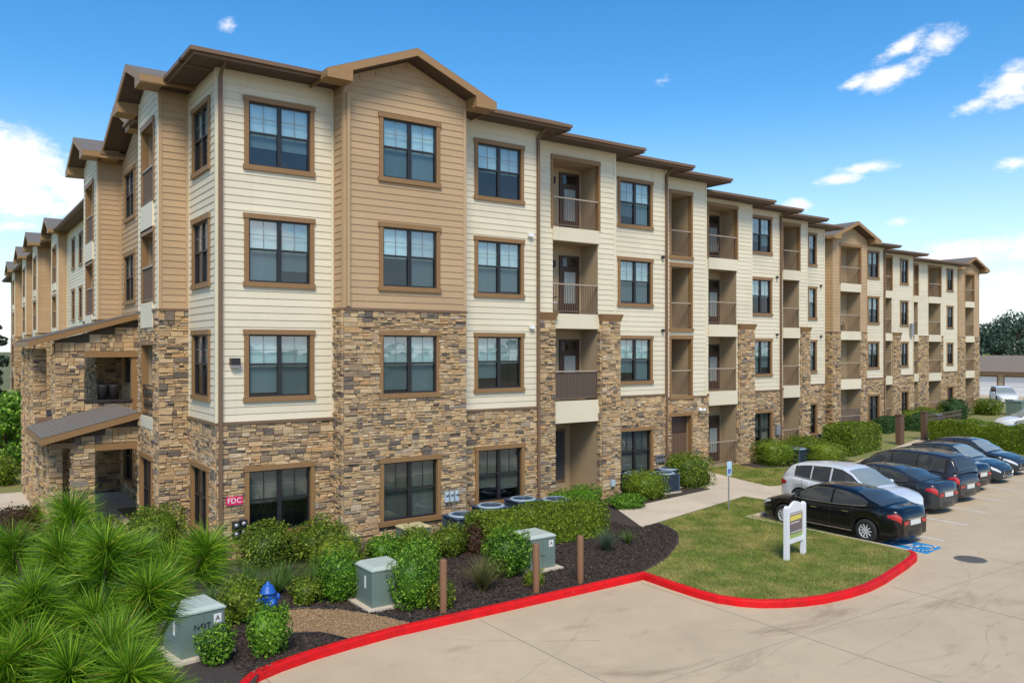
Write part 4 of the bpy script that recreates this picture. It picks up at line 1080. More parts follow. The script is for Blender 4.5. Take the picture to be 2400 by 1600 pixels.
# lawn blades, mulch chips, gravel pebbles
def in_poly(P, poly):
    x, y = P[:, 0], P[:, 1]; c = np.zeros(len(P), bool); n = len(poly); j = n-1
    for i in range(n):
        xi, yi = poly[i]; xj, yj = poly[j]
        c ^= ((yi > y) != (yj > y)) & (x < (xj-xi)*(y-yi)/(yj-yi+1e-12)+xi); j = i
    return c
def scatter(poly, n):
    a = np.array(poly); lo, hi = a.min(0), a.max(0)
    P = rng.uniform(lo, hi, (n, 2)); return P[in_poly(P, poly)]
lawn1 = offset(KR[10:], .19)[1:] + [(21.86, 17.3), (24.45, 17.95), (24.38, 19.7), (20.55, 18.8), (18.65, 18.3), (18.5, 17.9), (18.2, 17.3), (17.75, 16.7), (17.1, 16.1), (16.24, 15.51), (15.6, 15.1), (14.94, 14.79), (14.25, 14.5)]
lawn1 = [q for q in lawn1 if True]
lawn2 = [(27.1, 20.7), (27.7, 20.55), (28.8, 20.95), (32.5, 21.9), (31.5, 23.6), (30.6, 24.2), (30.8, 25.3), (28.7, 25.4), (28.05, 24.3), (27.4, 22)]
def blades(name, poly, n, h, w, m):
    P = scatter(poly, n); k = len(P)
    a = rng.uniform(0, 2*np.pi, k); t = np.stack([np.cos(a), np.sin(a)], 1)*w/2; lean = rng.normal(0, h*.5, (k, 2)); hh = h*rng.uniform(.5, 1.3, k)
    z0 = np.full((k, 1), .127)
    V = np.stack([np.concatenate([P-t, z0], 1), np.concatenate([P+t, z0], 1), np.concatenate([P+lean, z0+hh[:, None]], 1)], 1).reshape(-1, 3)
    F = np.arange(3*k).reshape(-1, 3)
    o = bpy.data.objects.new(name, np_mesh(name, V, F, m)); col.objects.link(o); return o
BLADE = ramp_mat('lawn_blade', [(0, (.26, .22, .075)), (.2, (.17, .23, .03)), (.55, (.14, .26, .024)), (.85, (.20, .31, .04)), (1, (.36, .33, .12))], .7, .45, 2.0, 0, transl=.3, hue=((.50, .42, .14), 1.1))
tag(blades('grass', lawn1, 150000, .055, .016, BLADE), 'short patchy green and straw coloured lawn grass', 'grass', kind='stuff')
tag(blades('grass', lawn2, 22000, .06, .03, BLADE), 'worn lawn grass beside the entrance walkway', 'grass', kind='stuff')
def flakes(name, poly, n, s, m, z, label, cat, hole=None):
    P = scatter(poly, n)
    if hole: P = P[~in_poly(P, hole)]
    k = len(P)
    C = np.concatenate([P, np.full((k, 1), z)+rng.uniform(0, .02, (k, 1))], 1)
    me = leaf_mesh(name, C, np.tile([0, 0, 1.6], (k, 1)), s, m, .45)
    o = bpy.data.objects.new(name, me); col.objects.link(o); tag(o, label, cat, kind='stuff')
MCHIP = ramp_mat('mulch_chip', [(0, (.024, .018, .014)), (.6, (.055, .04, .031)), (.9, (.095, .069, .05)), (1, (.16, .12, .085))], .95, .2, 20, 0)
flakes('mulch_chips', [(4.2, 13.6), (5.6, 14.26), (7.3, 14.5), (14.1, 14.55), (16.2, 15.5), (18.0, 16.95), (18.5, 18.3), (17.6, 18.2), (17.4, 19.5), (12, 20.2), (7, 19.8), (4.2, 17)], 60000, .055, MCHIP, .14, 'dark shredded bark mulch over the planting bed', 'mulch', gravel)
GCHIP = ramp_mat('gravel_chip', [(0, (.20, .12, .06)), (.5, (.38, .25, .13)), (1, (.52, .38, .22))], .95, .2, 20, 0)
flakes('gravel', gravel, 14000, .03, GCHIP, .145, 'fine tan decomposed gravel on the path to the hydrant', 'gravel')
# ------------------------------------------------------------------ vehicles
def paint(name, c, metal=.0, rough=.25): return mat(name, c, rough, .04, 2, metal=metal, coat=.55, spec=.35)
CAR_GLASS = mat('car_glass', (.042, .048, .052), .05, .05, 2, spec=.6)
WS_GLASS = mat('windscreen_glass', (.22, .26, .26), .05, .1, 2, spec=.7)
TYRE = mat('tyre_rubber', (.018, .018, .018), .85, .1, 8)
RIM = mat('alloy_rim', (.72, .73, .74), .3, .05, 8, metal=.35)
CHROME = mat('chrome_trim', (.75, .76, .78), .12, .03, 8, metal=1.0)
REDL = mat('red_lamp', (.45, .008, .012), .15, .1, 20, coat=1.0)
CLEARL = mat('clear_lamp', (.62, .64, .66), .12, .15, 25, coat=1.0)
PLATE = mat('licence_plate', (.60, .62, .58), .5, .1, 40)
def lerp_tab(tab, x):
    if x <= tab[0][0]: return tab[0][1]
    for (x0, y0), (x1, y1) in zip(tab, tab[1:]):
        if x <= x1:
            t = (x-x0)/(x1-x0); t2 = t*t*(3-2*t)
            return y0+(y1-y0)*(t*.55+t2*.45)
    return tab[-1][1]
SEDAN = dict(L=4.82, W=1.82, wb=2.78, wr=.335,
    deck=[(-2.41, .80), (-2.36, .98), (-2.25, 1.055), (-1.7, 1.085), (-1.1, 1.01), (-.4, .965), (.4, .945), (1.0, .965), (1.55, .915), (2.0, .81), (2.25, .70), (2.41, .52)],
    plan=[(-2.41, .60), (-2.36, .72), (-2.2, .82), (-1.8, .885), (-1.2, .91), (1.0, .91), (1.7, .885), (2.1, .80), (2.3, .66), (2.41, .42)],
    roof=[(-1.95, 1.07), (-1.55, 1.21), (-1.05, 1.385), (-.6, 1.45), (-.1, 1.47), (.3, 1.445), (.55, 1.36), (.9, 1.145), (1.22, .955)],
    side=[(-1.42, -.32), (-.25, .82)], ws=(.42, 1.16), rw=(-1.84, -1.0), roofw=.60, trunk=True)
CROSS = dict(L=4.56, W=1.86, wb=2.70, wr=.36,
    deck=[(-2.28, .72), (-2.24, .95), (-2.15, 1.10), (-1.6, 1.15), (-.6, 1.08), (.5, 1.04), (.95, 1.06), (1.5, 1.02), (1.95, .93), (2.18, .80), (2.28, .58)],
    plan=[(-2.28, .66), (-2.2, .78), (-1.9, .88), (-1.4, .925), (1.1, .93), (1.7, .90), (2.05, .80), (2.2, .66), (2.28, .46)],
    roof=[(-2.24, 1.06), (-2.08, 1.25), (-1.86, 1.47), (-1.66, 1.57), (-1.0, 1.645), (-.3, 1.665), (.15, 1.63), (.45, 1.52), (.85, 1.27), (1.25, 1.04)],
    side=[(-1.62, -.98), (-.93, -.25), (-.18, .86)], ws=(.36, 1.14), rw=(-2.17, -1.86), roofw=.64, trunk=False)
VAN = dict(L=5.02, W=1.95, wb=2.95, wr=.35,
    deck=[(-2.51, .72), (-2.47, 1.0), (-2.38, 1.10), (-1.6, 1.13), (-.6, 1.09), (.7, 1.06), (1.15, 1.07), (1.7, 1.0), (2.15, .88), (2.4, .74), (2.51, .55)],
    plan=[(-2.51, .72), (-2.42, .84), (-2.1, .94), (-1.4, .97), (1.2, .97), (1.9, .93), (2.25, .82), (2.42, .66), (2.51, .46)],
    roof=[(-2.44, 1.08), (-2.36, 1.3), (-2.22, 1.55), (-2.05, 1.66), (-1.2, 1.73), (-.3, 1.74), (.3, 1.69), (.65, 1.56), (1.05, 1.30), (1.45, 1.06)],
    side=[(-2.0, -1.0), (-.93, .0), (.07, 1.0)], ws=(.5, 1.38), rw=(-2.40, -2.12), roofw=.68, trunk=False)
def make_car(name, spec, body_mat, label, loc, head, flip_ws=False, group=None, rim_style=10, ws_mat=None):
    """local +x is the front of the car; head = direction of travel, degrees from +u"""
    root = empty(name, (loc[0], loc[1], loc[2] if len(loc) > 2 else 0), R(head)); tag(root, label, 'car', group)
    L, W, wb, wr = spec['L'], spec['W'], spec['wb'], spec['wr']
    deck = lambda x: lerp_tab(spec['deck'], x); plan = lambda x: lerp_tab(spec['plan'], x); roof = lambda x: lerp_tab(spec['roof'], x)
    ax = (-wb/2-.02, wb/2-.02); ra = wr+.055
    def zb(x):
        z = .20 if abs(x) < L/2-.5 else .20+.10*((abs(x)-(L/2-.5))/.5)**2
        for a in ax:
            d = abs(x-a)
            if d < ra: z = max(z, wr+math.sqrt(ra*ra-d*d))
        return z
    def section(x, s):
        """half section: s 0 at the sill, 1 at the centre line on top"""
        w, zt, z0 = plan(x), deck(x), zb(x)
        zl = min(z0, zt-.12)
        tab = [(0, .945, zl), (.18, .985, zl+(zt-zl)*.28), (.36, 1.0, zl+(zt-zl)*.55), (.5, .985, zl+(zt-zl)*.78), (.58, .955, zt-.06), (.66, .90, zt-.022), (.8, .55, zt-.002), (1, 0, zt+.012)]
        for (s0, k0, h0), (s1, k1, h1) in zip(tab, tab[1:]):
            if s <= s1: t = (s-s0)/(s1-s0); return (x, w*(k0+(k1-k0)*t), h0+(h1-h0)*t)
    SS = [0, .18, .36, .5, .58, .66, .8, 1]
    xs = sorted({-L/2, L/2} | {-L/2+L*i/44 for i in range(45)} | {a+ra*math.cos(t) for a in ax for t in [R(q) for q in range(0, 181, 12)]} | {a+s*(ra+.002) for a in ax for s in (-1, 1)})
    b = MB()
    for sg in (-1, 1):
        rows = []
        for x in xs: rows.append([(p[0], p[1]*sg, p[2]) for p in (section(x, s) for s in SS)])
        b.grid(rows, 0, True)
    for x in (xs[0], xs[-1]):
        P = [section(x, s) for s in SS]
        b.face([(p[0], p[1], p[2]) for p in P]+[(p[0], -p[1], p[2]) for p in reversed(P[:-1])], 0)
    body = b.build('body', body_mat, root, recalc=True)
    # cabin
    rx0, rx1 = spec['roof'][0][0], spec['roof'][-1][0]; wr_ = spec['roofw']; zmax = max(z for _, z in spec['roof'])
    def cw(x, z):
        zd = deck(x)-.03; wb_ = plan(x)*.92; k = max(0, min(1.1, (z-zd)/(zmax-zd)))
        return wb_+(wr_-wb_)*k
    def csec(x, t):
        zt, zd = roof(x), deck(x)-.03
        e = max(zd, zt-.075)
        tab = [(0, cw(x, zd), zd), (.3, cw(x, (zd+e)/2)+.012, (zd+e)/2), (.55, cw(x, e), e), (.65, cw(x, e)-.05, e+(zt-e)*.65), (.8, cw(x, e)*.6, zt-.005), (1, 0, zt+.012)]
        for (s0, k0, h0), (s1, k1, h1) in zip(tab, tab[1:]):
            if t <= s1: q = (t-s0)/(s1-s0); return (x, k0+(k1-k0)*q, h0+(h1-h0)*q)
    c = MB(); cx = [rx0+(rx1-rx0)*i/36 for i in range(37)]
    for sg in (-1, 1): c.grid([[(p[0], p[1]*sg, p[2]) for p in (csec(x, t) for t in (0, .15, .3, .45, .55, .65, .8, 1))] for x in cx], 0, True)
    cab = c.build('cabin', body_mat, root, recalc=True)
    def top_patch(nm, xa, xb, m, k=.86):
        g = MB(); rows = []
        for i in range(11):
            x = xa+(xb-xa)*i/10; e = csec(x, .6); row = []
            kk = k*(1-.10*abs(i/10-.5))
            for j in range(9):
                f = (j/8*2-1)*kk; z0 = roof(x)
                q = csec(x, min(1, 1-abs(f)*.42))
                row.append((x, q[1]*(1 if f > 0 else -1), q[2]))
            rows.append(row)
        rows = [[(p[0]+(.012 if xa > 0 else -.012), p[1], p[2]+.008) for p in r] for r in rows]
        g.grid(rows, 0, True); return g.build(nm, m, root)
    top_patch('windscreen', spec['ws'][0], spec['ws'][1], ws_mat or WS_GLASS); top_patch('rear_window', spec['rw'][0], spec['rw'][1], CAR_GLASS)
    for sg in (-1, 1):
        for xa, xb in spec['side']:
            g = MB(); lo, hi = [], []
            for i in range(11):
                x = xa+(xb-xa)*i/10
                z0 = deck(x)+.012; z1 = max(z0+.012, roof(x)-.095)
                lo.append((x, (cw(x, z0)+.018)*sg, z0)); hi.append((x, (cw(x, z1)+.010)*sg, z1))
            mid = [(a[0], (a[1]+h[1])/2+.012*sg, (a[2]+h[2])/2) for a, h in zip(lo, hi)]
            g.grid([lo, mid, hi], 0, True); g.build('side_window', CAR_GLASS, root)
        xa, xb = spec['side'][0][0], spec['side'][-1][1]
        g = MB(); g.tube([(x, (cw(x, deck(x))+.022)*sg, deck(x)+.002) for x in [xa+(xb-xa)*i/14 for i in range(15)]], .014, 5)
        g.tube([(x, (cw(x, max(deck(x)+.02, roof(x)-.085))+.012)*sg, max(deck(x)+.02, roof(x)-.085)) for x in [xa+(xb-xa)*i/14 for i in range(15)]], .008, 5)
        g.build('window_trim', CHROME, root)
        # door shuts, handles, sill strip
        d = MB()
        for xd in (spec['side'][0][0]+.35 if not spec['trunk'] else -1.0, -.27, .92):
            pts = [section(xd, s) for s in (.05, .18, .36, .5, .58, .64)]
            d.tube([(xd, (p[1]+.001)*sg, p[2]) for p in pts], .0055, 4)
        d.build('door_seam', BLACK, root)
        for xh in (-.78, .28):
            p = section(xh, .5); h = MB(); h.box(xh-.10, xh+.10, min(p[1]*sg, (p[1]+.03)*sg), max(p[1]*sg, (p[1]+.03)*sg), p[2]-.016, p[2]+.014); h.build('door_handle', body_mat if spec is CROSS else CHROME, root)
        p = section(.82, .6); m_ = MB()
        m_.lathe([(0, -.10), (.06, -.095), (.085, -.03), (.085, .05), (.06, .085), (0, .09)], 10, (.86, (p[1]+.14)*sg, p[2]+.09), 'y'); m_.box(.82, .90, min(p[1]*sg, (p[1]+.1)*sg)-.04, max(p[1]*sg, (p[1]+.1)*sg), p[2]+.03, p[2]+.07)
        m_.build('mirror', body_mat, root)
        st = MB(); st.tube([(x, (section(x, .06)[1]+.004)*sg, section(x, .06)[2]) for x in [ax[0]+ra+.05+(wb-2*ra-.1)*i/8 for i in range(9)]], .014, 5); st.build('sill_trim', CHROME if spec is SEDAN else BLACK, root)
        # lamps wrap round the corners
        def patch(nm, xa, xb, sa, sb, m, taper=.5):
            g = MB(); rows = []
            for i in range(8):
                x = xa+(xb-xa)*i/7; k = (sb-sa)*(1-(1-taper)*i/7)/2; sm = (sa+sb)/2
                rows.append([(lambda p: (p[0]+math.copysign(.008, xa), (p[1]+.008)*sg, p[2]))(section(x, sm+k*t)) for t in (-1, -.5, 0, .5, 1)])
            g.grid(rows, 0, True); g.build(nm, m, root)
        patch('headlight', L/2-.05, L/2-.52, .44, .62, CLEARL, .35)
        patch('tail_light', -L/2+.03, -L/2+.36, .40, .565, REDL, .3)
        e, e2 = section(-L/2, .41), section(-L/2, .555); t_ = MB(); t_.hexa([(-L/2-.014, e[1]*.99*sg, e[2]), (-L/2-.014, e[1]*.62*sg, e[2]+.02), (-L/2+.05, e[1]*.62*sg, e[2]+.02), (-L/2+.05, e[1]*.99*sg, e[2]), (-L/2-.014, e2[1]*.99*sg, e2[2]), (-L/2-.014, e2[1]*.55*sg, e2[2]), (-L/2+.05, e2[1]*.55*sg, e2[2]), (-L/2+.05, e2[1]*.99*sg, e2[2])]); t_.build('tail_light', REDL, root)
        e = section(L/2, .4); t_ = MB(); t_.box(L/2-.04, L/2+.012, min(e[1]*sg, e[1]*.75*sg), max(e[1]*sg, e[1]*.75*sg), e[2]-.12, e[2]-.05); t_.build('fog_lamp', CLEARL, root)
    # plates, grille, bumpers, underbody
    zr = deck(-L/2); g = MB(); g.box(-L/2-.02, -L/2+.01, -.26, .26, zr-.20, zr-.05); g.build('licence_plate', PLATE, root)
    g = MB(); g.box(-L/2-.028, -L/2+.02, -.42, .42, zr-.03, zr-.005); g.build('boot_trim', CHROME, root)
    zf = deck(L/2); g = MB(); g.box(L/2-.05, L/2+.018, -.38, .38, zf-.18, zf+.02)
    gr = g.build('grille', BLACK, root)
    g = MB(); g.tube([(L/2+.02, -.40, zf+.03), (L/2+.02, -.33, zf-.15), (L/2+.024, 0, zf-.21), (L/2+.02, .33, zf-.15), (L/2+.02, .40, zf+.03)], .018, 6); g.build('grille_trim', CHROME, gr)
    for k in range(4): g = MB(); g.box(L/2+.016, L/2+.024, -.36, .36, zf-.16+k*.045, zf-.145+k*.045); g.build('grille_bar', SASH, gr)
    for sx in (-1, 1):
        g = MB(); rows = []
        for i in range(13):
            t = -1+2*i/12; y = t*plan(sx*(L/2-.25))*.97; x = sx*(L/2+.02-.28*abs(t)**3.0)
            rows.append([(x-sx*.10, y, .20), (x, y, .24), (x+sx*.015, y, .38), (x-sx*.01, y, .50)])
        g.grid(rows, 0, True); g.build('bumper', body_mat, root)
    g = MB(); g.box(-L/2+.2, L/2-.2, -W/2+.25, W/2-.25, .17, .5); g.box(ax[0]+ra+.01, ax[1]-ra-.01, -W/2+.09, W/2-.09, .19, .5); g.build('underbody', BLACK, root)
    for a in ax:
        for sg in (-1, 1):
            y0 = (W/2-.12)*sg
            wn = empty('wheel', (a, y0, wr)); wn.parent = root
            t = MB(); t.lathe([(wr*.60, -.095), (wr*.93, -.10), (wr, -.07), (wr, .07), (wr*.93, .10), (wr*.66, .105), (wr*.60, .09)], 28, axis='y'); t.build('tyre', TYRE, wn)
            r = MB(); yo = .085*sg
            r.lathe([(wr*.66, yo), (wr*.64, yo+.012*sg), (wr*.60, yo+.004*sg), (wr*.58, yo-.05*sg)], 28, axis='y'); r.lathe([(0, yo+.004*sg), (wr*.15, yo), (wr*.16, yo-.03*sg)], 14, axis='y')
            for k in range(rim_style):
                q = 2*math.pi*k/rim_style; cq, sq = math.cos(q), math.sin(q); hw = .020 if rim_style > 6 else .034
                P_ = [(.10*wr, -hw), (.63*wr, -hw*.7), (.63*wr, hw*.7), (.10*wr, hw)]
                pr = [(x*cq-y*sq, x*sq+y*cq) for x, y in P_]
                r.hexa([(x, yo-.02*sg, z) for x, z in pr]+[(x, yo+.002*sg, z) for x, z in pr])
            r.build('rim', RIM, wn)
            d = MB(); d.lathe([(0, yo-.05*sg), (wr*.6, yo-.05*sg)], 20, axis='y'); d.build('brake_disc', BLACK, wn)
    return root
BLK = paint('black_car_paint', (.004, .004, .005)); NAVY = paint('navy_grey_car_paint', (.022, .027, .034)); SILV = paint('silver_blue_car_paint', (.68, .71, .75), .25, .3)
BLK2 = paint('charcoal_car_paint', (.022, .022, .026)); BLUE = paint('dark_blue_car_paint', (.018, .027, .035)); WHT = paint('white_car_paint', (.70, .71, .72))
make_car('parked_car', SEDAN, BLK, 'black sedan beside the lawn with the white framed sign', (22.86, 14.86), 90)
make_car('parked_car', CROSS, SILV, 'silver crossover parked nose out beside the black sedan', (25.5, 16.15), -90, rim_style=5)
make_car('parked_car', SEDAN, NAVY, 'navy grey sedan parked between the silver crossover and the black minivan', (28.1, 16.55), 90)
make_car('parked_car', VAN, BLK2, 'black minivan parked tail out between two dark sedans', (30.85, 17.25), 90)
make_car('parked_car', SEDAN, BLK, 'black sedan parked tail out beyond the minivan', (33.55, 17.95), 90, rim_style=5)
make_car('parked_car', SEDAN, BLUE, 'dark blue sedan parked nose out with pale headlights', (36.4, 18.3), -90)
make_car('parked_car', SEDAN, NAVY, 'dark sedan at the end of the row by the thick hedge', (39.3, 18.9), -90, rim_style=5)
make_car('parked_car', CROSS, paint('pale_silver_car_paint', (.55, .57, .60), .4, .3), 'pale silver crossover parked behind the thick hedge', (54.0, 21.6), 140)
make_car('parked_car', SEDAN, WHT, 'white sedan on the far lot behind the pale silver crossover', (61.0, 25.0), 140)
make_car('parked_car', VAN, WHT, 'white van standing in front of the garage door', (89.5, 39.5), 215)
# ------------------------------------------------------------------ small things on site
def text_mesh(s, size, m, parent, M_, depth=.004, name='lettering'):
    cu = bpy.data.curves.new('txt', 'FONT'); cu.body = s; cu.size = size; cu.align_x = 'CENTER'; cu.align_y = 'CENTER'; cu.extrude = depth/2; cu.resolution_u = 3
    to = bpy.data.objects.new('txt', cu); col.objects.link(to)
    dg = bpy.context.evaluated_depsgraph_get(); me = bpy.data.meshes.new_from_object(to.evaluated_get(dg))
    bpy.data.objects.remove(to); bpy.data.curves.remove(cu)
    me.transform(M_); me.materials.clear(); me.materials.append(m); me.name = name
    o = bpy.data.objects.new(name, me); col.objects.link(o); o.parent = parent
    return o
FACE_V = Matrix.Rotation(R(90), 4, 'X')          # lettering stands up and faces -v
# bollards
POST = mat('brown_post_paint', (.19, .095, .045), .6, .1, 6)
for k, (u, v, lb) in enumerate(((8.6, 14.66, 'round brown bollard by the low olive shrub near the gravel path'), (11.0, 14.66, 'round brown bollard in front of the transformer with number sticker'), (12.32, 14.7, 'round brown bollard standing clear in the mulch near the kerb corner'))):
    b = MB(); b.lathe([(.078, -.02), (.078, 1.08), (.070, 1.1), (.05, 1.115), (0, 1.12)], 18, smooth=True)
    o = b.build('bollard', POST); o.location = (u, v, .13); tag(o, lb, 'bollard', 'brown bollards along the red kerb')
# gate posts and rail
GP = mat('gate_post_stain', (.115, .065, .042), .7, .2, 8, vert=(5, 5, .6))
for (u, v, w_, lb) in ((44.9, 25.35, .40, 'broad brown gate post beside the deep clipped hedge'), (48.3, 25.75, .30, 'brown gate post carrying the dark fence rail')):
    b = MB(); b.box(-w_/2, w_/2, -.15, .15, -.05, 1.66); b.box(-w_/2-.03, w_/2+.03, -.18, .18, 1.66, 1.72)
    o = b.build('gate_post', GP); o.location = (u, v, .13); tag(o, lb, 'post')
fr = empty('fence', (48.5, 25.8, .13)); tag(fr, 'dark metal fence running right from the gate post', 'fence')
for z0, z1 in ((.25, .29), (1.15, 1.2), (1.42, 1.47)):
    b = MB(); b.hexa([(0, -.02, z0), (6.4, .98, z0), (6.4, 1.02, z0), (0, .02, z0), (0, -.02, z1), (6.4, .98, z1), (6.4, 1.02, z1), (0, .02, z1)]); b.build('rail', RAIL, fr)
for k in range(32):
    b = MB(); x = .2*k+.1; y = x/6.4; b.box(x-.01, x+.01, y-.01, y+.01, -.0, 1.45); b.build('picket', RAIL, fr)
# white framed sign
sg = empty('yard_sign', (18.46, 13.28, .13), R(10)); tag(sg, 'white framed notice sign with yellow banner standing on the lawn', 'sign')
PV = mat('white_vinyl', (.74, .75, .77), .4, .05, 5)
for x in (-.47, .47):
    b = MB(); b.box(x-.075, x+.075, -.05, .05, -.03, 1.34); b.hexa([(x-.075, -.05, 1.34), (x+.075, -.05, 1.34), (x+.075, .05, 1.34), (x-.075, .05, 1.34), (x-.03, -.035, 1.40), (x+.03, -.035, 1.40), (x+.03, .035, 1.40), (x-.03, .035, 1.40)]); b.build('post', PV, sg)
b = MB(); b.box(-.395, .395, -.035, .035, .40, .52); b.build('bottom_rail', PV, sg)
b = MB(); n = 14; top = [(-.395+.79*i/n, 1.30+.17*math.sin(math.pi*i/n)) for i in range(n+1)]
for (x0, z0), (x1, z1) in zip(top, top[1:]): b.hexa([(x0, -.035, 1.2), (x1, -.035, 1.2), (x1, .035, 1.2), (x0, .035, 1.2), (x0, -.035, z0), (x1, -.035, z1), (x1, .035, z1), (x0, .035, z0)])
b.build('arched_top', PV, sg)
b = MB(); b.box(-.395, .395, -.015, .015, .52, 1.2); b.build('panel', mat('grey_brown_sign', (.16, .13, .13), .5, .2, 4), sg)
b = MB(); b.box(-.39, .39, -.018, .018, .525, .63); b.build('green_strip', mat('sign_green', (.30, .42, .12), .5, .1, 5), sg)
b = MB(); b.box(-.30, .33, -.021, .021, .98, 1.10); b.build('yellow_banner', mat('sign_yellow', (.70, .58, .10), .5, .1, 5), sg)
PK = mat('sign_pale', (.55, .48, .46), .5, .1, 5)
b = MB(); b.box(-.39, .39, -.017, .017, 1.13, 1.195); b.box(-.27, .22, -.017, .017, .90, .935); b.box(-.27, .35, -.019, .019, .66, .69); b.build('pale_lines', PK, sg)
# accessible parking sign
hs = empty('parking_sign', (21.95, 18.4, .13), R(35-90+55)); tag(hs, 'blue and white accessible parking sign on a thin steel pole by the walkway', 'sign')
b = MB(); b.tube([(0, 0, -.05), (0, 0, 1.62)], .022, 8); b.build('pole', METAL, hs)
b = MB(); b.box(-.115, .115, -.032, -.024, 1.18, 1.66); b.build('plate', mat('pale_blue_sign', (.42, .62, .74), .4, .05, 5), hs)
b = MB(); b.box(-.075, .075, -.036, -.0325, 1.24, 1.40); b.build('symbol_panel', mat('sign_blue', (.01, .06, .32), .4, .05, 5), hs)
b = MB(); stk = [(-.01, -.0365, 1.38), (0, -.0365, 1.32), (.035, -.0365, 1.315), (.045, -.0365, 1.265)]; b.tube(stk, .008, 5); b.tube([(-.005+.035*math.cos(t), -.0365, 1.29+.035*math.sin(t)) for t in [R(140+i*25) for i in range(9)]], .006, 5); b.build('symbol', WHITE, hs)
# fire hydrant
HY = mat('blue_hydrant_paint', (.012, .10, .42), .45, .15, 9)
hy = empty('fire_hydrant', (5.5, 16.35, .14), R(10)); tag(hy, 'blue fire hydrant at the edge of the gravel path', 'fire hydrant')
b = MB(); b.lathe([(.0, -.02), (.16, -.02), (.16, .03), (.125, .04), (.115, .1), (.115, .42), (.135, .44), (.135, .48), (.115, .5), (.115, .52)], 18); b.build('barrel', HY, hy)
b = MB(); b.lathe([(.115, .52), (.165, .525), (.165, .56), (.14, .58), (.125, .64), (.085, .69), (.04, .71), (.035, .76), (0, .765)], 18); b.build('bonnet', HY, hy)
for sx in (-1, 1):
    b = MB(); b.lathe([(.06, sx*.10), (.06, sx*.19), (.075, sx*.19), (.075, sx*.235), (.03, sx*.24), (.03, sx*.265), (0, sx*.265)], 14, (0, 0, .41), 'x'); b.build('side_nozzle', HY, hy)
b = MB(); b.lathe([(.08, -.10), (.08, -.18), (.095, -.18), (.095, -.225), (.03, -.23), (.03, -.255), (0, -.255)], 14, (0, 0, .36), 'y'); b.build('pump_nozzle', HY, hy)
# pad mounted transformers
TG_ = mat('transformer_green', (.135, .19, .165), .5, .1, 4); TT = mat('transformer_top', (.42, .48, .42), .5, .1, 4); STK = mat('white_sticker', (.72, .72, .70), .5, .05, 10); INK = mat('dark_ink', (.02, .02, .025), .6, .05, 10)
def transformer(u, v, rz, label, text=None, w=.78, d=.8, h=.86):
    t = empty('transformer_box', (u, v, .13), R(rz)); tag(t, label, 'utility box')
    b = MB(); b.box(-w/2-.14, w/2+.14, -d/2-.16, d/2+.12, -.02, .05); b.build('concrete_pad', KERB, t)
    b = MB(); b.box(-w/2, w/2, -d/2, d/2, .05, h-.06); b.build('cabinet', TG_, t)
    b = MB(); z0, z1 = h-.06, h
    b.hexa([(-w/2-.02, -d/2-.02, z0), (w/2+.02, -d/2-.02, z0), (w/2+.02, d/2+.02, z0), (-w/2-.02, d/2+.02, z0), (-w/2-.02, -d/2-.02, z0+.03), (w/2+.02, -d/2-.02, z0+.03), (w/2+.02, d/2+.02, z0+.03), (-w/2-.02, d/2+.02, z0+.03)])
    b.hexa([(-w/2-.02, -d/2-.02, z0+.03), (w/2+.02, -d/2-.02, z0+.03), (w/2+.02, d/2+.02, z0+.03), (-w/2-.02, d/2+.02, z0+.03), (-w/2+.07, -d/2+.06, z1+.02), (w/2-.07, -d/2+.06, z1+.02), (w/2-.07, d/2-.06, z1+.03), (-w/2+.07, d/2-.06, z1+.03)])
    b.build('lid', TT, t)
    b = MB(); b.box(-.006, .006, -d/2-.012, -d/2, .09, h-.1); b.box(-.05, .05, -d/2-.03, -d/2-.001, .38, .44); b.build('door_latch', TG_, t)
    b = MB(); b.box(w/2-.2, w/2-.06, -d/2-.006, -d/2-.001, .56, .72); s = b.build('warning_sticker', STK, t)
    text_mesh('A', .13, INK, t, Matrix.Translation((w/2-.13, -d/2-.009, .64)) @ FACE_V)
    b = MB(); b.box(-w/2-.006, -w/2-.001, -.12, -.04, .40, .66); b.build('side_sticker', STK, t)
    if text: text_mesh(text, .14, INK, t, Matrix.Translation((-.02, -d/2-.010, .55)) @ FACE_V)
    return t
transformer(3.84, 15.42, 8, 'green transformer box with dark lettering behind the pine', 'NOT')
transformer(7.85, 16.05, 0, 'green transformer box with white strip sticker by the gravel path')
transformer(12.25, 16.45, 0, 'green transformer box in front of the long clipped hedge')
YT = mat('tan_lid', (.48, .42, .22), .6, .1, 5)
for (u, v, w_, h, lb) in ((9.0, 20.45, .5, .52, 'small utility box with tan lid at the stone bay corner'), (10.75, 19.95, .75, .62, 'wide utility box with tan lid under the second window')):
    t = empty('utility_box', (u, v, .13)); tag(t, lb, 'utility box')
    b = MB(); b.box(-w_/2, w_/2, -.3, .3, -.02, h-.05); b.build('cabinet', TG_, t)
    b = MB(); b.box(-w_/2-.02, w_/2+.02, -.32, .32, h-.05, h-.02); b.hexa([(-w_/2-.02, -.32, h-.02), (w_/2+.02, -.32, h-.02), (w_/2+.02, .32, h-.02), (-w_/2-.02, .32, h-.02), (-w_/2+.05, -.25, h+.02), (w_/2-.05, -.25, h+.02), (w_/2-.05, .25, h+.02), (-w_/2+.05, .25, h+.02)]); b.build('lid', YT, t)
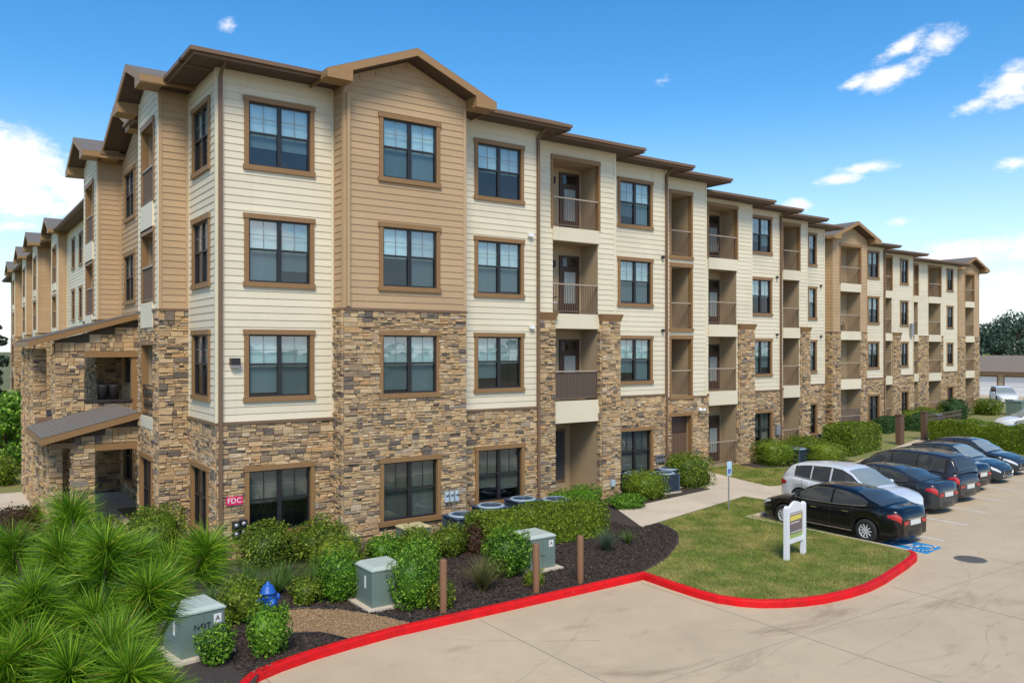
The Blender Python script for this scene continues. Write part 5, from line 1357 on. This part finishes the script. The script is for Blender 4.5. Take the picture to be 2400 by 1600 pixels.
# air conditioners
ACB = mat('condenser_blue_grey', (.055, .085, .13), .5, .15, 5); ACT = mat('condenser_top', (.30, .39, .46), .45, .1, 5); COIL = mat('condenser_coil', (.03, .035, .045), .7, .2, 20)
def condenser():
    t = empty('air_conditioner')
    b = MB(); b.box(-.46, .46, -.46, .46, -.02, .05); b.build('pad', KERB, t)
    b = MB(); b.box(-.36, .36, -.36, .36, .05, .70); b.build('coil', COIL, t)
    b = MB()
    for x in (-.38, .38):
        for y in (-.38, .38): b.box(x-.03, x+.03, y-.03, y+.03, .05, .72)
    for k in range(14):
        z = .09+k*.045
        b.box(-.35, .35, -.395, -.375, z, z+.014); b.box(-.35, .35, .375, .395, z, z+.014); b.box(-.395, -.375, -.35, .35, z, z+.014); b.box(.375, .395, -.35, .35, z, z+.014)
    b.build('louvred_cabinet', ACB, t)
    b = MB(); b.lathe([(.30, .73), (.30, .76), (.36, .775), (.40, .755), (.41, .725), (.36, .7225)], 28); b.build('top_ring', ACT, t)
    b = MB(); b.box(-.42, .42, -.42, .42, .70, .722); b.build('top_plate', ACB, t)
    b = MB()
    for r in (.07, .13, .19, .25, .295): b.lathe([(r-.006, .765), (r+.006, .765), (r+.006, .772), (r-.006, .772), (r-.006, .765)], 24)
    for k in range(6): a = k*math.pi/6; b.tube([(-.3*math.cos(a), -.3*math.sin(a), .762), (.3*math.cos(a), .3*math.sin(a), .762)], .005, 4)
    b.build('fan_grille', ACB, t)
    b = MB(); b.lathe([(0, .735), (.08, .735), (.08, .724)], 12)
    for k in range(4):
        a = k*math.pi/2; c_, s_ = math.cos(a), math.sin(a); P_ = [(.07, -.05, .728), (.28, -.09, .724), (.28, .09, .74), (.07, .05, .736)]
        b.face([(x*c_-y*s_, x*s_+y*c_, z) for x, y, z in P_])
    b.build('fan', COIL, t)
    return t
ac0 = condenser()
acs = [(12.35, 19.95, 0, 'air conditioner on the bed beside the meter boxes'), (12.9, 19.95-.95, 0, 'air conditioner half hidden by the long hedge in front of the meter boxes'), (13.75, 20.6, 0, 'air conditioner against the stone wall behind the long hedge'), (15.2, 20.95, 0, 'air conditioner under the third ground floor window'), (16.0, 20.3, 0, 'air conditioner low in the planting near the recessed porch'),
       (21.75, 22.75, 0, 'air conditioner under the dark ground floor window by the clipped shrubs'), (22.75, 22.2, 0, 'air conditioner with pale side at the edge of the walkway bed'), (23.0, 22.85+.0, 0, 'air conditioner close to the wall meters by the entrance'), (33.5, 24.0, 0, 'dark air conditioner between two clipped shrubs'), (40.6, 27.0, 0, 'dark air conditioner behind the deep clipped hedge'), (58.9, 30.6, 0, 'air conditioner by the far clipped shrubs')]
acs[1] = (13.15, 19.62-.0, 0, acs[1][3]); acs[7] = (23.75, 22.9, 0, acs[7][3])
for k, (u, v, rz, lb) in enumerate(acs):
    o = ac0 if k == 0 else copy_tree(ac0)
    o.location = (u, v, .13); o.scale = (1.04, 1.04, .98); tag(o, lb, 'air conditioner', 'air conditioners along the wall')
# things on the walls
def wallbox(name, W, a, z, w_, h, d, m, label, cat, group=None):
    b = MB(); W.box(b, a-w_/2, a+w_/2, -.001, d, z-h/2, z+h/2); W.box(b, a-w_/2-.008, a+w_/2+.008, d, d+.012, z-h/2-.008, z+h/2+.008)
    o = b.build(name, m); tag(o, label, cat, group); return o
l = empty('wall_light', (6.34, 21.5, 5.23)); tag(l, 'dark box wall light on the cream corner bay', 'light')
b = MB(); b.box(-.12, .12, -.19, .0, -.05, .12); b.build('housing', SASH, l)
b = MB(); b.hexa([(-.1, -.15, -.12), (.1, -.15, -.12), (.1, -.02, -.12), (-.1, -.02, -.12), (-.11, -.17, -.05), (.11, -.17, -.05), (.11, -.01, -.05), (-.11, -.01, -.05)]); b.build('lens', PK, l)
s = empty('fire_sign', (6.33, 21.41, 1.67)); tag(s, 'small pink red sign with white letters on the stone corner', 'sign')
b = MB(); b.box(-.21, .21, -.01, .02, -.11, .11); b.build('plate', mat('pink_red_sign', (.62, .02, .11), .5, .06, 6), s)
text_mesh('FDC', .19, WHITE, s, Matrix.Translation((0, -.014, 0)) @ FACE_V)
for i, (a, z) in enumerate(((6.36, 1.03), (6.55, 1.06), (6.36, .80), (6.55, .83))):
    o = empty('gas_meter', (a, 21.42, z)); tag(o, 'black gas meter with round glass face low on the stone corner', 'meter', 'gas meters at the corner')
    b = MB(); b.box(-.085, .085, -.10, .06, -.10, .10); b.build('case', BLACK, o)
    b = MB(); b.lathe([(0, -.14), (.055, -.135), (.06, -.10)], 14, (0, 0, .01), 'y'); b.build('dial', METAL, o)
MB_ = mat('pale_meter', (.40, .50, .55), .4, .1, 8)
for k in range(3):
    o = empty('electric_meter', (12.28+.17*k, 20.79, 1.25)); tag(o, 'pale blue grey electric meter in the row between two ground floor windows', 'meter', 'electric meters by the second window')
    b = MB(); b.box(-.06, .06, -.09, .0, -.15, .15); b.build('case', MB_, o); b = MB(); b.lathe([(0, -.12), (.045, -.115), (.05, -.09)], 12, (0, 0, .06), 'y'); b.build('dial', METAL, o)
for k in range(3):
    o = empty('electric_meter', (23.5+.17*k, 23.33, 1.22)); tag(o, 'grey electric meter in the row beside the entrance corner', 'meter', 'electric meters near the entrance')
    b = MB(); b.box(-.06, .06, -.09, .0, -.15, .15); b.build('case', METAL, o); b = MB(); b.lathe([(0, -.12), (.045, -.115), (.05, -.09)], 12, (0, 0, .06), 'y'); b.build('dial', BLACK, o)
wallbox('junction_box', Wall('F', 22.27), 20.15, .72, .17, .22, .09, MB_, 'pale junction box low on the stone pier by the recessed porch', 'box')
wallbox('meter_panel', Wall('F', 26.13), 34.85, 1.5, .28, .5, .1, METAL, 'grey meter panel on the stone beside the far window pair', 'box')
wallbox('meter_panel', Wall('F', 32.6), 59.3, 7.0, .3, .9, .12, METAL, 'grey panel high on the cream wall beyond the gabled bay', 'box')
for i, (c, a, z, lb) in enumerate(((21.66, 16.0, 9.32, 'white vent hood beside the top floor gap near the first downspout'), (21.66, 16.05, 6.3, 'white vent on the cream wall near the first balcony pier'), (23.36, 23.85, 9.25, 'small dark vent beside the second window column upper floor'), (23.36, 23.85, 6.32, 'small dark vent beside the second window column lower floor'),
                             (26.16, 34.85, 9.2, 'small dark vent by the third downspout upper floor'), (26.16, 34.85, 6.3, 'small dark vent by the third downspout lower floor'), (28.36, 41.8, 9.2, 'small dark vent left of the second gable upper floor'), (28.36, 41.8, 6.3, 'small dark vent left of the second gable lower floor'))):
    wallbox('wall_vent', Wall('F', c), a, z, .17 if i < 2 else .1, .1, .08, WHITE if i < 2 else BLACK, lb, 'vent')
fl = empty('flood_light', (26.85, 24.13, 2.95)); tag(fl, 'white twin flood light with camera above the timber entrance door', 'light')
b = MB(); b.box(-.05, .05, -.1, .0, -.05, .12); b.build('mount', WHITE, fl)
for x in (-.11, .11): b = MB(); b.lathe([(0, -.27), (.07, -.26), (.06, -.16), (.03, -.1), (0, -.09)], 12, (x, 0, .02), 'y'); b.build('lamp_head', WHITE, fl)
fl = empty('flood_light', (28.15, 25.43, 3.45)); tag(fl, 'white flood light on the corner below the landing balcony', 'light')
b = MB(); b.box(-.06, .06, -.12, .0, -.06, .06); b.build('mount', WHITE, fl); b = MB(); b.lathe([(0, -.3), (.08, -.28), (.05, -.15), (0, -.12)], 12, axis='y'); b.build('lamp_head', WHITE, fl)
# balcony chairs
def chair(u, v, z, rz, label, seat=WHITE):
    c = empty('balcony_chair', (u, v, z), R(rz)); tag(c, label, 'chair')
    b = MB(); b.box(-.24, .24, -.24, .24, .40, .45); b.build('seat', seat, c)
    b = MB(); b.hexa([(-.24, .22, .45), (.24, .22, .45), (.24, .26, .45), (-.24, .26, .45), (-.27, .30, .88), (.27, .30, .88), (.27, .34, .88), (-.27, .34, .88)]); b.build('backrest', seat, c)
    for x in (-.22, .22):
        for y in (-.22, .22): b = MB(); b.tube([(x, y, .0), (x, y, .40)], .015, 6); b.build('leg', BLACK, c)
        b = MB(); b.tube([(x*1.12, -.22, .40), (x*1.15, -.24, .62), (x*1.15, .28, .64)], .015, 6); b.build('armrest', BLACK, c)
chair(17.95, 23.05, 6.801, 60, 'white chair with black arms on the third floor balcony')
chair(48.6, 31.5, 6.681, 20, 'dark chair on the third floor balcony of the tan gabled bay', RAIL)
chair(30.3, 26.3, 9.751, -40, 'dark chair on the top floor balcony past the landing openings', RAIL)
dm = MB(); dm.box(-.55, .55, -.35, .35, 0, .012); o = dm.build('door_mat', mat('navy_mat', (.015, .02, .04), .9, .2, 12)); o.location = (5.25, 34.6, .152); tag(o, 'dark navy door mat on the porch walkway', 'mat')
# far bins and cabinet
o = empty('utility_cabinet', (72.8, 31.0, .128)); tag(o, 'dark green utility cabinet on the far lawn', 'utility box')
b = MB(); b.box(-.8, .8, -.6, .6, -.02, 1.1); b.build('cabinet', TG_, o); b = MB(); b.box(-.84, .84, -.64, .64, 1.1, 1.18); b.build('lid', TG_, o)
BIN = mat('bin_blue', (.02, .14, .19), .5, .1, 6)
for k, (u, v, m, lb) in enumerate(((78.0, 32.3, BIN, 'blue wheeled bin on the far verge'), (79.6, 32.3, mat('bin_olive', (.10, .13, .03), .5, .1, 6), 'olive wheeled bin beside the blue bin'))):
    o = empty('wheeled_bin', (u, v, .128)); tag(o, lb, 'bin')
    b = MB(); b.hexa([(-.26, -.28, .05), (.26, -.28, .05), (.26, .28, .05), (-.26, .28, .05), (-.32, -.36, 1.0), (.32, -.36, 1.0), (.32, .36, 1.0), (-.32, .36, 1.0)]); b.build('body', m, o)
    b = MB(); b.hexa([(-.34, -.38, 1.0), (.34, -.38, 1.0), (.34, .40, 1.0), (-.34, .40, 1.0), (-.28, -.32, 1.1), (.28, -.32, 1.1), (.28, .34, 1.1), (-.28, .34, 1.1)]); b.build('lid', m, o)
    for x in (-.27, .27): b = MB(); b.lathe([(0, -.03), (.12, -.03), (.12, .03), (0, .03)], 12, (x, .3, .12), 'x'); b.build('wheel', BLACK, o)
# garage block
gr = empty('garage_block', (103, 42, 0)); tag(gr, 'long low tan garage block with white doors and grey hip roof', 'garage')
G_ = MB(); G_.box(0, 9, -2, 30, -.05, 2.6); G_.build('wall', mat('garage_stucco', (.50, .40, .27), .8, .06, 3), gr)
f = MB(); f.box(-.6, 9.6, -2.6, 30.6, 2.6, 2.85); f.build('fascia', TRIM_DK, gr)
r = MB(); z0 = 2.85
for q in ([(-.65, -2.65), (9.65, -2.65), (4.5, 2.4)], [(9.65, -2.65), (9.65, 30.65), (4.5, 25.6), (4.5, 2.4)], [(9.65, 30.65), (-.65, 30.65), (4.5, 25.6)], [(-.65, 30.65), (-.65, -2.65), (4.5, 2.4), (4.5, 25.6)]):
    r.face([(x, y, z0 if (x, y) not in ((4.5, 2.4), (4.5, 25.6)) else 4.75) for x, y in q])
r.build('roof', mat('garage_shingles', (.21, .165, .125), .9, .25, 6), gr)
for k in range(6):
    y = -.9+k*5.1
    b = MB(); b.box(-.06, .0, y-.15, y+4.35, .0, 2.4); d_ = b.build('garage_door_frame', TRIM, gr)
    b = MB()
    for j in range(4): b.box(-.09, -.06, y, y+4.2, .02+j*.56, .56+j*.56)
    b.build('garage_door', WHITE, gr)

# ------------------------------------------------------------------ trees
BARK = mat('tree_bark', (.09, .065, .045), .95, .3, 8, .5, 20)
def tree(u, v, h, r, label, leaf, seed, size=.45, n=2600, trunk=.3, z=.0, base=.30, group=None, name='tree'):
    rt = random.Random(seed); o = empty(name, (u, v, z)); tag(o, label, 'tree', group)
    t = MB(); top = Vector((rt.uniform(-.3, .3), rt.uniform(-.3, .3), h*.75)); t.tube([(0, 0, -.1), (.05, .02, h*.3), tuple(top)], trunk, 8, r1=trunk*.3)
    Ps, Ns = [], []
    k = 12
    for i in range(k):
        a = i*2.4+rt.uniform(-.4, .4); zz = h*(base+(1-base)*((i+.5)/k)*.92); q = math.sin(math.pi*min(1, .25+.7*(i/k)))*r*.68
        c = Vector((q*math.cos(a), q*math.sin(a), zz)); br = r*rt.uniform(.30, .46)
        t.tube([(0, 0, zz*.72), tuple(c*.55+Vector((0, 0, zz*.38))), tuple(c)], trunk*.32, 5, r1=trunk*.08)
        D = unit(rng.normal(0, 1, (n//k, 3))); P = D*(br*(1-.5*rng.random(n//k)**1.6)*lumps(D, 6, .2, seed+i))[:, None]*np.array([1, 1, .72])+np.array(c)
        D[:, 2] += .4; Ps.append(P); Ns.append(D)
    t.build('trunk', BARK, o)
    f = bpy.data.objects.new('crown', leaf_mesh('crown', np.concatenate(Ps), np.concatenate(Ns), size, leaf, .6)); col.objects.link(f); f.parent = o
    return o
FAR = ramp_mat('hazy_far_leaf', [(0, (.03, .06, .045)), (.5, (.05, .09, .06)), (1, (.085, .13, .08))], .7, .2, .5, 0, transl=.15)
for i, (u, v, h, r) in enumerate(((188, 86, 10.5, 6), (197, 84, 13.5, 7), (208, 91, 12, 6.5), (206, 78, 13.5, 7), (214, 76, 12, 6.5), (222, 82, 12.5, 7), (230, 76, 13, 7), (214, 67, 12.5, 6.5), (226, 66, 12, 7))):
    tree(u, v, h, r, 'tall dark tree in the line beyond the garage block', FAR, 50+i, .62, 4200, .4, 0, .12, 'dark trees beyond the garages')
for i, (u, v, h, r, lb) in enumerate(((140, 64, 4.6, 2.2, 'light green young tree behind the garage roof'), (132, 62, 3.2, 2.2, 'low pale green tree close to the end of the building behind the garage'), (138, 58, 3.0, 2.0, 'small shrubby tree right of the young tree'), (150, 62, 3.2, 2.4, 'low round tree on the far field'))):
    tree(u, v, h, r, lb, LEAF_O, 80+i, .4, 1300, .12, 0, .2)
tree(2.6, 42.5, 3.4, 1.7, 'bushy green tree beside the porch at the left flank', LEAF_B, 91, .16, 5200, .1, .12, .12)
tree(.6, 45.0, 3.2, 1.9, 'bushy dark tree farther along the left flank', LEAF_D, 92, .18, 5200, .1, .12, .12)
tree(3.2, 48.0, 3.2, 1.6, 'green tree behind the bushy porch tree', LEAF_B, 93, .18, 3600, .1, .12, .15)
tree(4.3, 92.0, 9.2, 1.6, 'slim tall tree at the far end of the left flank', FAR, 94, .35, 2600, .15, .0, .1)
shrub(2.0, 38.8, .9, 1.0, 'yellow green shrub beyond the porch walkway', LEAF_O, amp=.25, size=.09, dens=500)
shrub(1.0, 39.5, 1.0, .9, 'dark mixed shrub beside the yellow green shrub', LEAF_D, amp=.25, size=.09, dens=500)
shrub(2.6, 29.4, .5, .55, 'small yellow green shrub at the porch walkway corner', LEAF_O, size=.06, amp=.25)
shrub(1.9, 29.0, .8, .6, 'reddish low shrub in front of the porch walkway', LEAF_R, size=.06, amp=.25)
shrub(4.6, 22.9, .85, 1.25, 'tall olive shrub against the stone flank below the bay', OL, p=2.8)
shrub(5.2, 20.6, .6, .9, 'olive shrub at the stone corner behind the pine', OL, p=2.8)
shrub(3.2, 23.8, 1.0, 1.0, 'broad olive shrub in front of the porch pier', OL, p=2.6)
shrub(1.6, 25.0, 1.1, .8, 'low reddish shrub row before the porch', LEAF_R, p=2.4)

# foreground pine
PINE = ramp_mat('pine_needle', [(0, (.03, .085, .005)), (.35, (.085, .21, .008)), (.7, (.185, .37, .014)), (.93, (.34, .52, .03)), (1, (.40, .30, .07))], .42, .25, 3, 0, transl=.25)
pine = empty('pine_tree', (.75, 5.5, .13)); tag(pine, 'young pine with long bright green needle tufts in front of the building corner', 'pine tree')
BASE = Vector((.75, 5.5, .13))
tufts = [(0.84, 5.4, 4.36), (0.65, 5.9, 4.26), (0.45, 5.31, 4.17), (0.76, 5.71, 4.13), (1.03, 5.15, 4.14), (1.44, 5.47, 4.26), (0.4, 4.85, 4.0), (0.74, 5.11, 4.04), (0.74, 4.62, 4.01), (0.95, 4.56, 3.74), (0.41, 6.32, 4.26), (1.2, 4.53, 3.55), (0.76, 6.32, 4.44),
         (0.83, 4.86, 3.98), (0.56, 5.36, 3.93), (0.34, 5.27, 4.05), (1.08, 5.84, 4.19), (0.54, 4.52, 3.97), (0.29, 4.81, 3.98), (0.95, 5.45, 3.99), (1.28, 5.71, 4.11), (0.78, 4.34, 3.97), (.2, 5.7, 4.1), (.1, 5.2, 3.9), (.9, 5.0, 3.65), (.5, 5.0, 3.7), (.9, 5.6, 3.7), (.3, 5.9, 3.8), (.65, 4.8, 3.65), (.85, 5.3, 3.6)]
tk = MB(); tk.tube([(0, 0, -.15), (.03, .02, 1.5), (0, -.03, 2.8), (.08, -.1, 4.0)], .09, 10, r1=.02); tk.build('trunk', BARK, pine)
V, F = [], []; rp = random.Random(8)
tufts += [(1.12, 5.3, 4.1)]+[(rp.uniform(.0, .92), rp.uniform(4.75, 6.3), rp.uniform(3.35, 3.95)) for _ in range(26)]
for ti, t in enumerate(tufts):
    p = Vector(t)-BASE+Vector((0, 0, .06))
    st = Vector((.05, -.05, max(1.2, p.z-rp.uniform(.7, 1.2)))); ax_ = (p-st).normalized()
    br = MB(); br.tube([tuple(st), tuple(st.lerp(p, .5)+Vector((0, 0, -.12))), tuple(p)], .02, 6, r1=.008); br.build('branch', BARK, pine)
    ax_ = (ax_*.7+Vector((0, -.15, .8))).normalized()
    e1 = ax_.orthogonal().normalized(); e2 = ax_.cross(e1)
    for k in range(1050):
        s0 = -rp.random()**1.1*.24                  # along the shoot
        th = R(rp.triangular(6, 105, 48)); ph = rp.uniform(0, 2*math.pi)
        d = ax_*math.cos(th)+(e1*math.cos(ph)+e2*math.sin(ph))*math.sin(th)
        l = rp.uniform(.19, .30)*(1 if th < 1.4 else .8); w_ = .0040
        o_ = p+ax_*s0; sd = d.cross(Vector((rp.uniform(-1, 1), rp.uniform(-1, 1), rp.uniform(-1, 1)))).normalized()*w_/2
        bend = Vector((rp.uniform(-.12, .12), rp.uniform(-.12, .12), -1))*l*rp.uniform(.05, .32); i = len(V)
        for f_, kk in ((0, .7), (.5, 1), (1, .15)):
            q = o_+d*l*f_+bend*f_*f_
            V += [tuple(q+sd*kk), tuple(q-sd*kk)]
        F += [(i, i+1, i+3, i+2), (i+2, i+3, i+5, i+4)]
cr = bpy.data.objects.new('needles', np_mesh('needles', np.array(V), np.array(F), PINE)); col.objects.link(cr); cr.parent = pine; cr['kind'] = 'stuff'
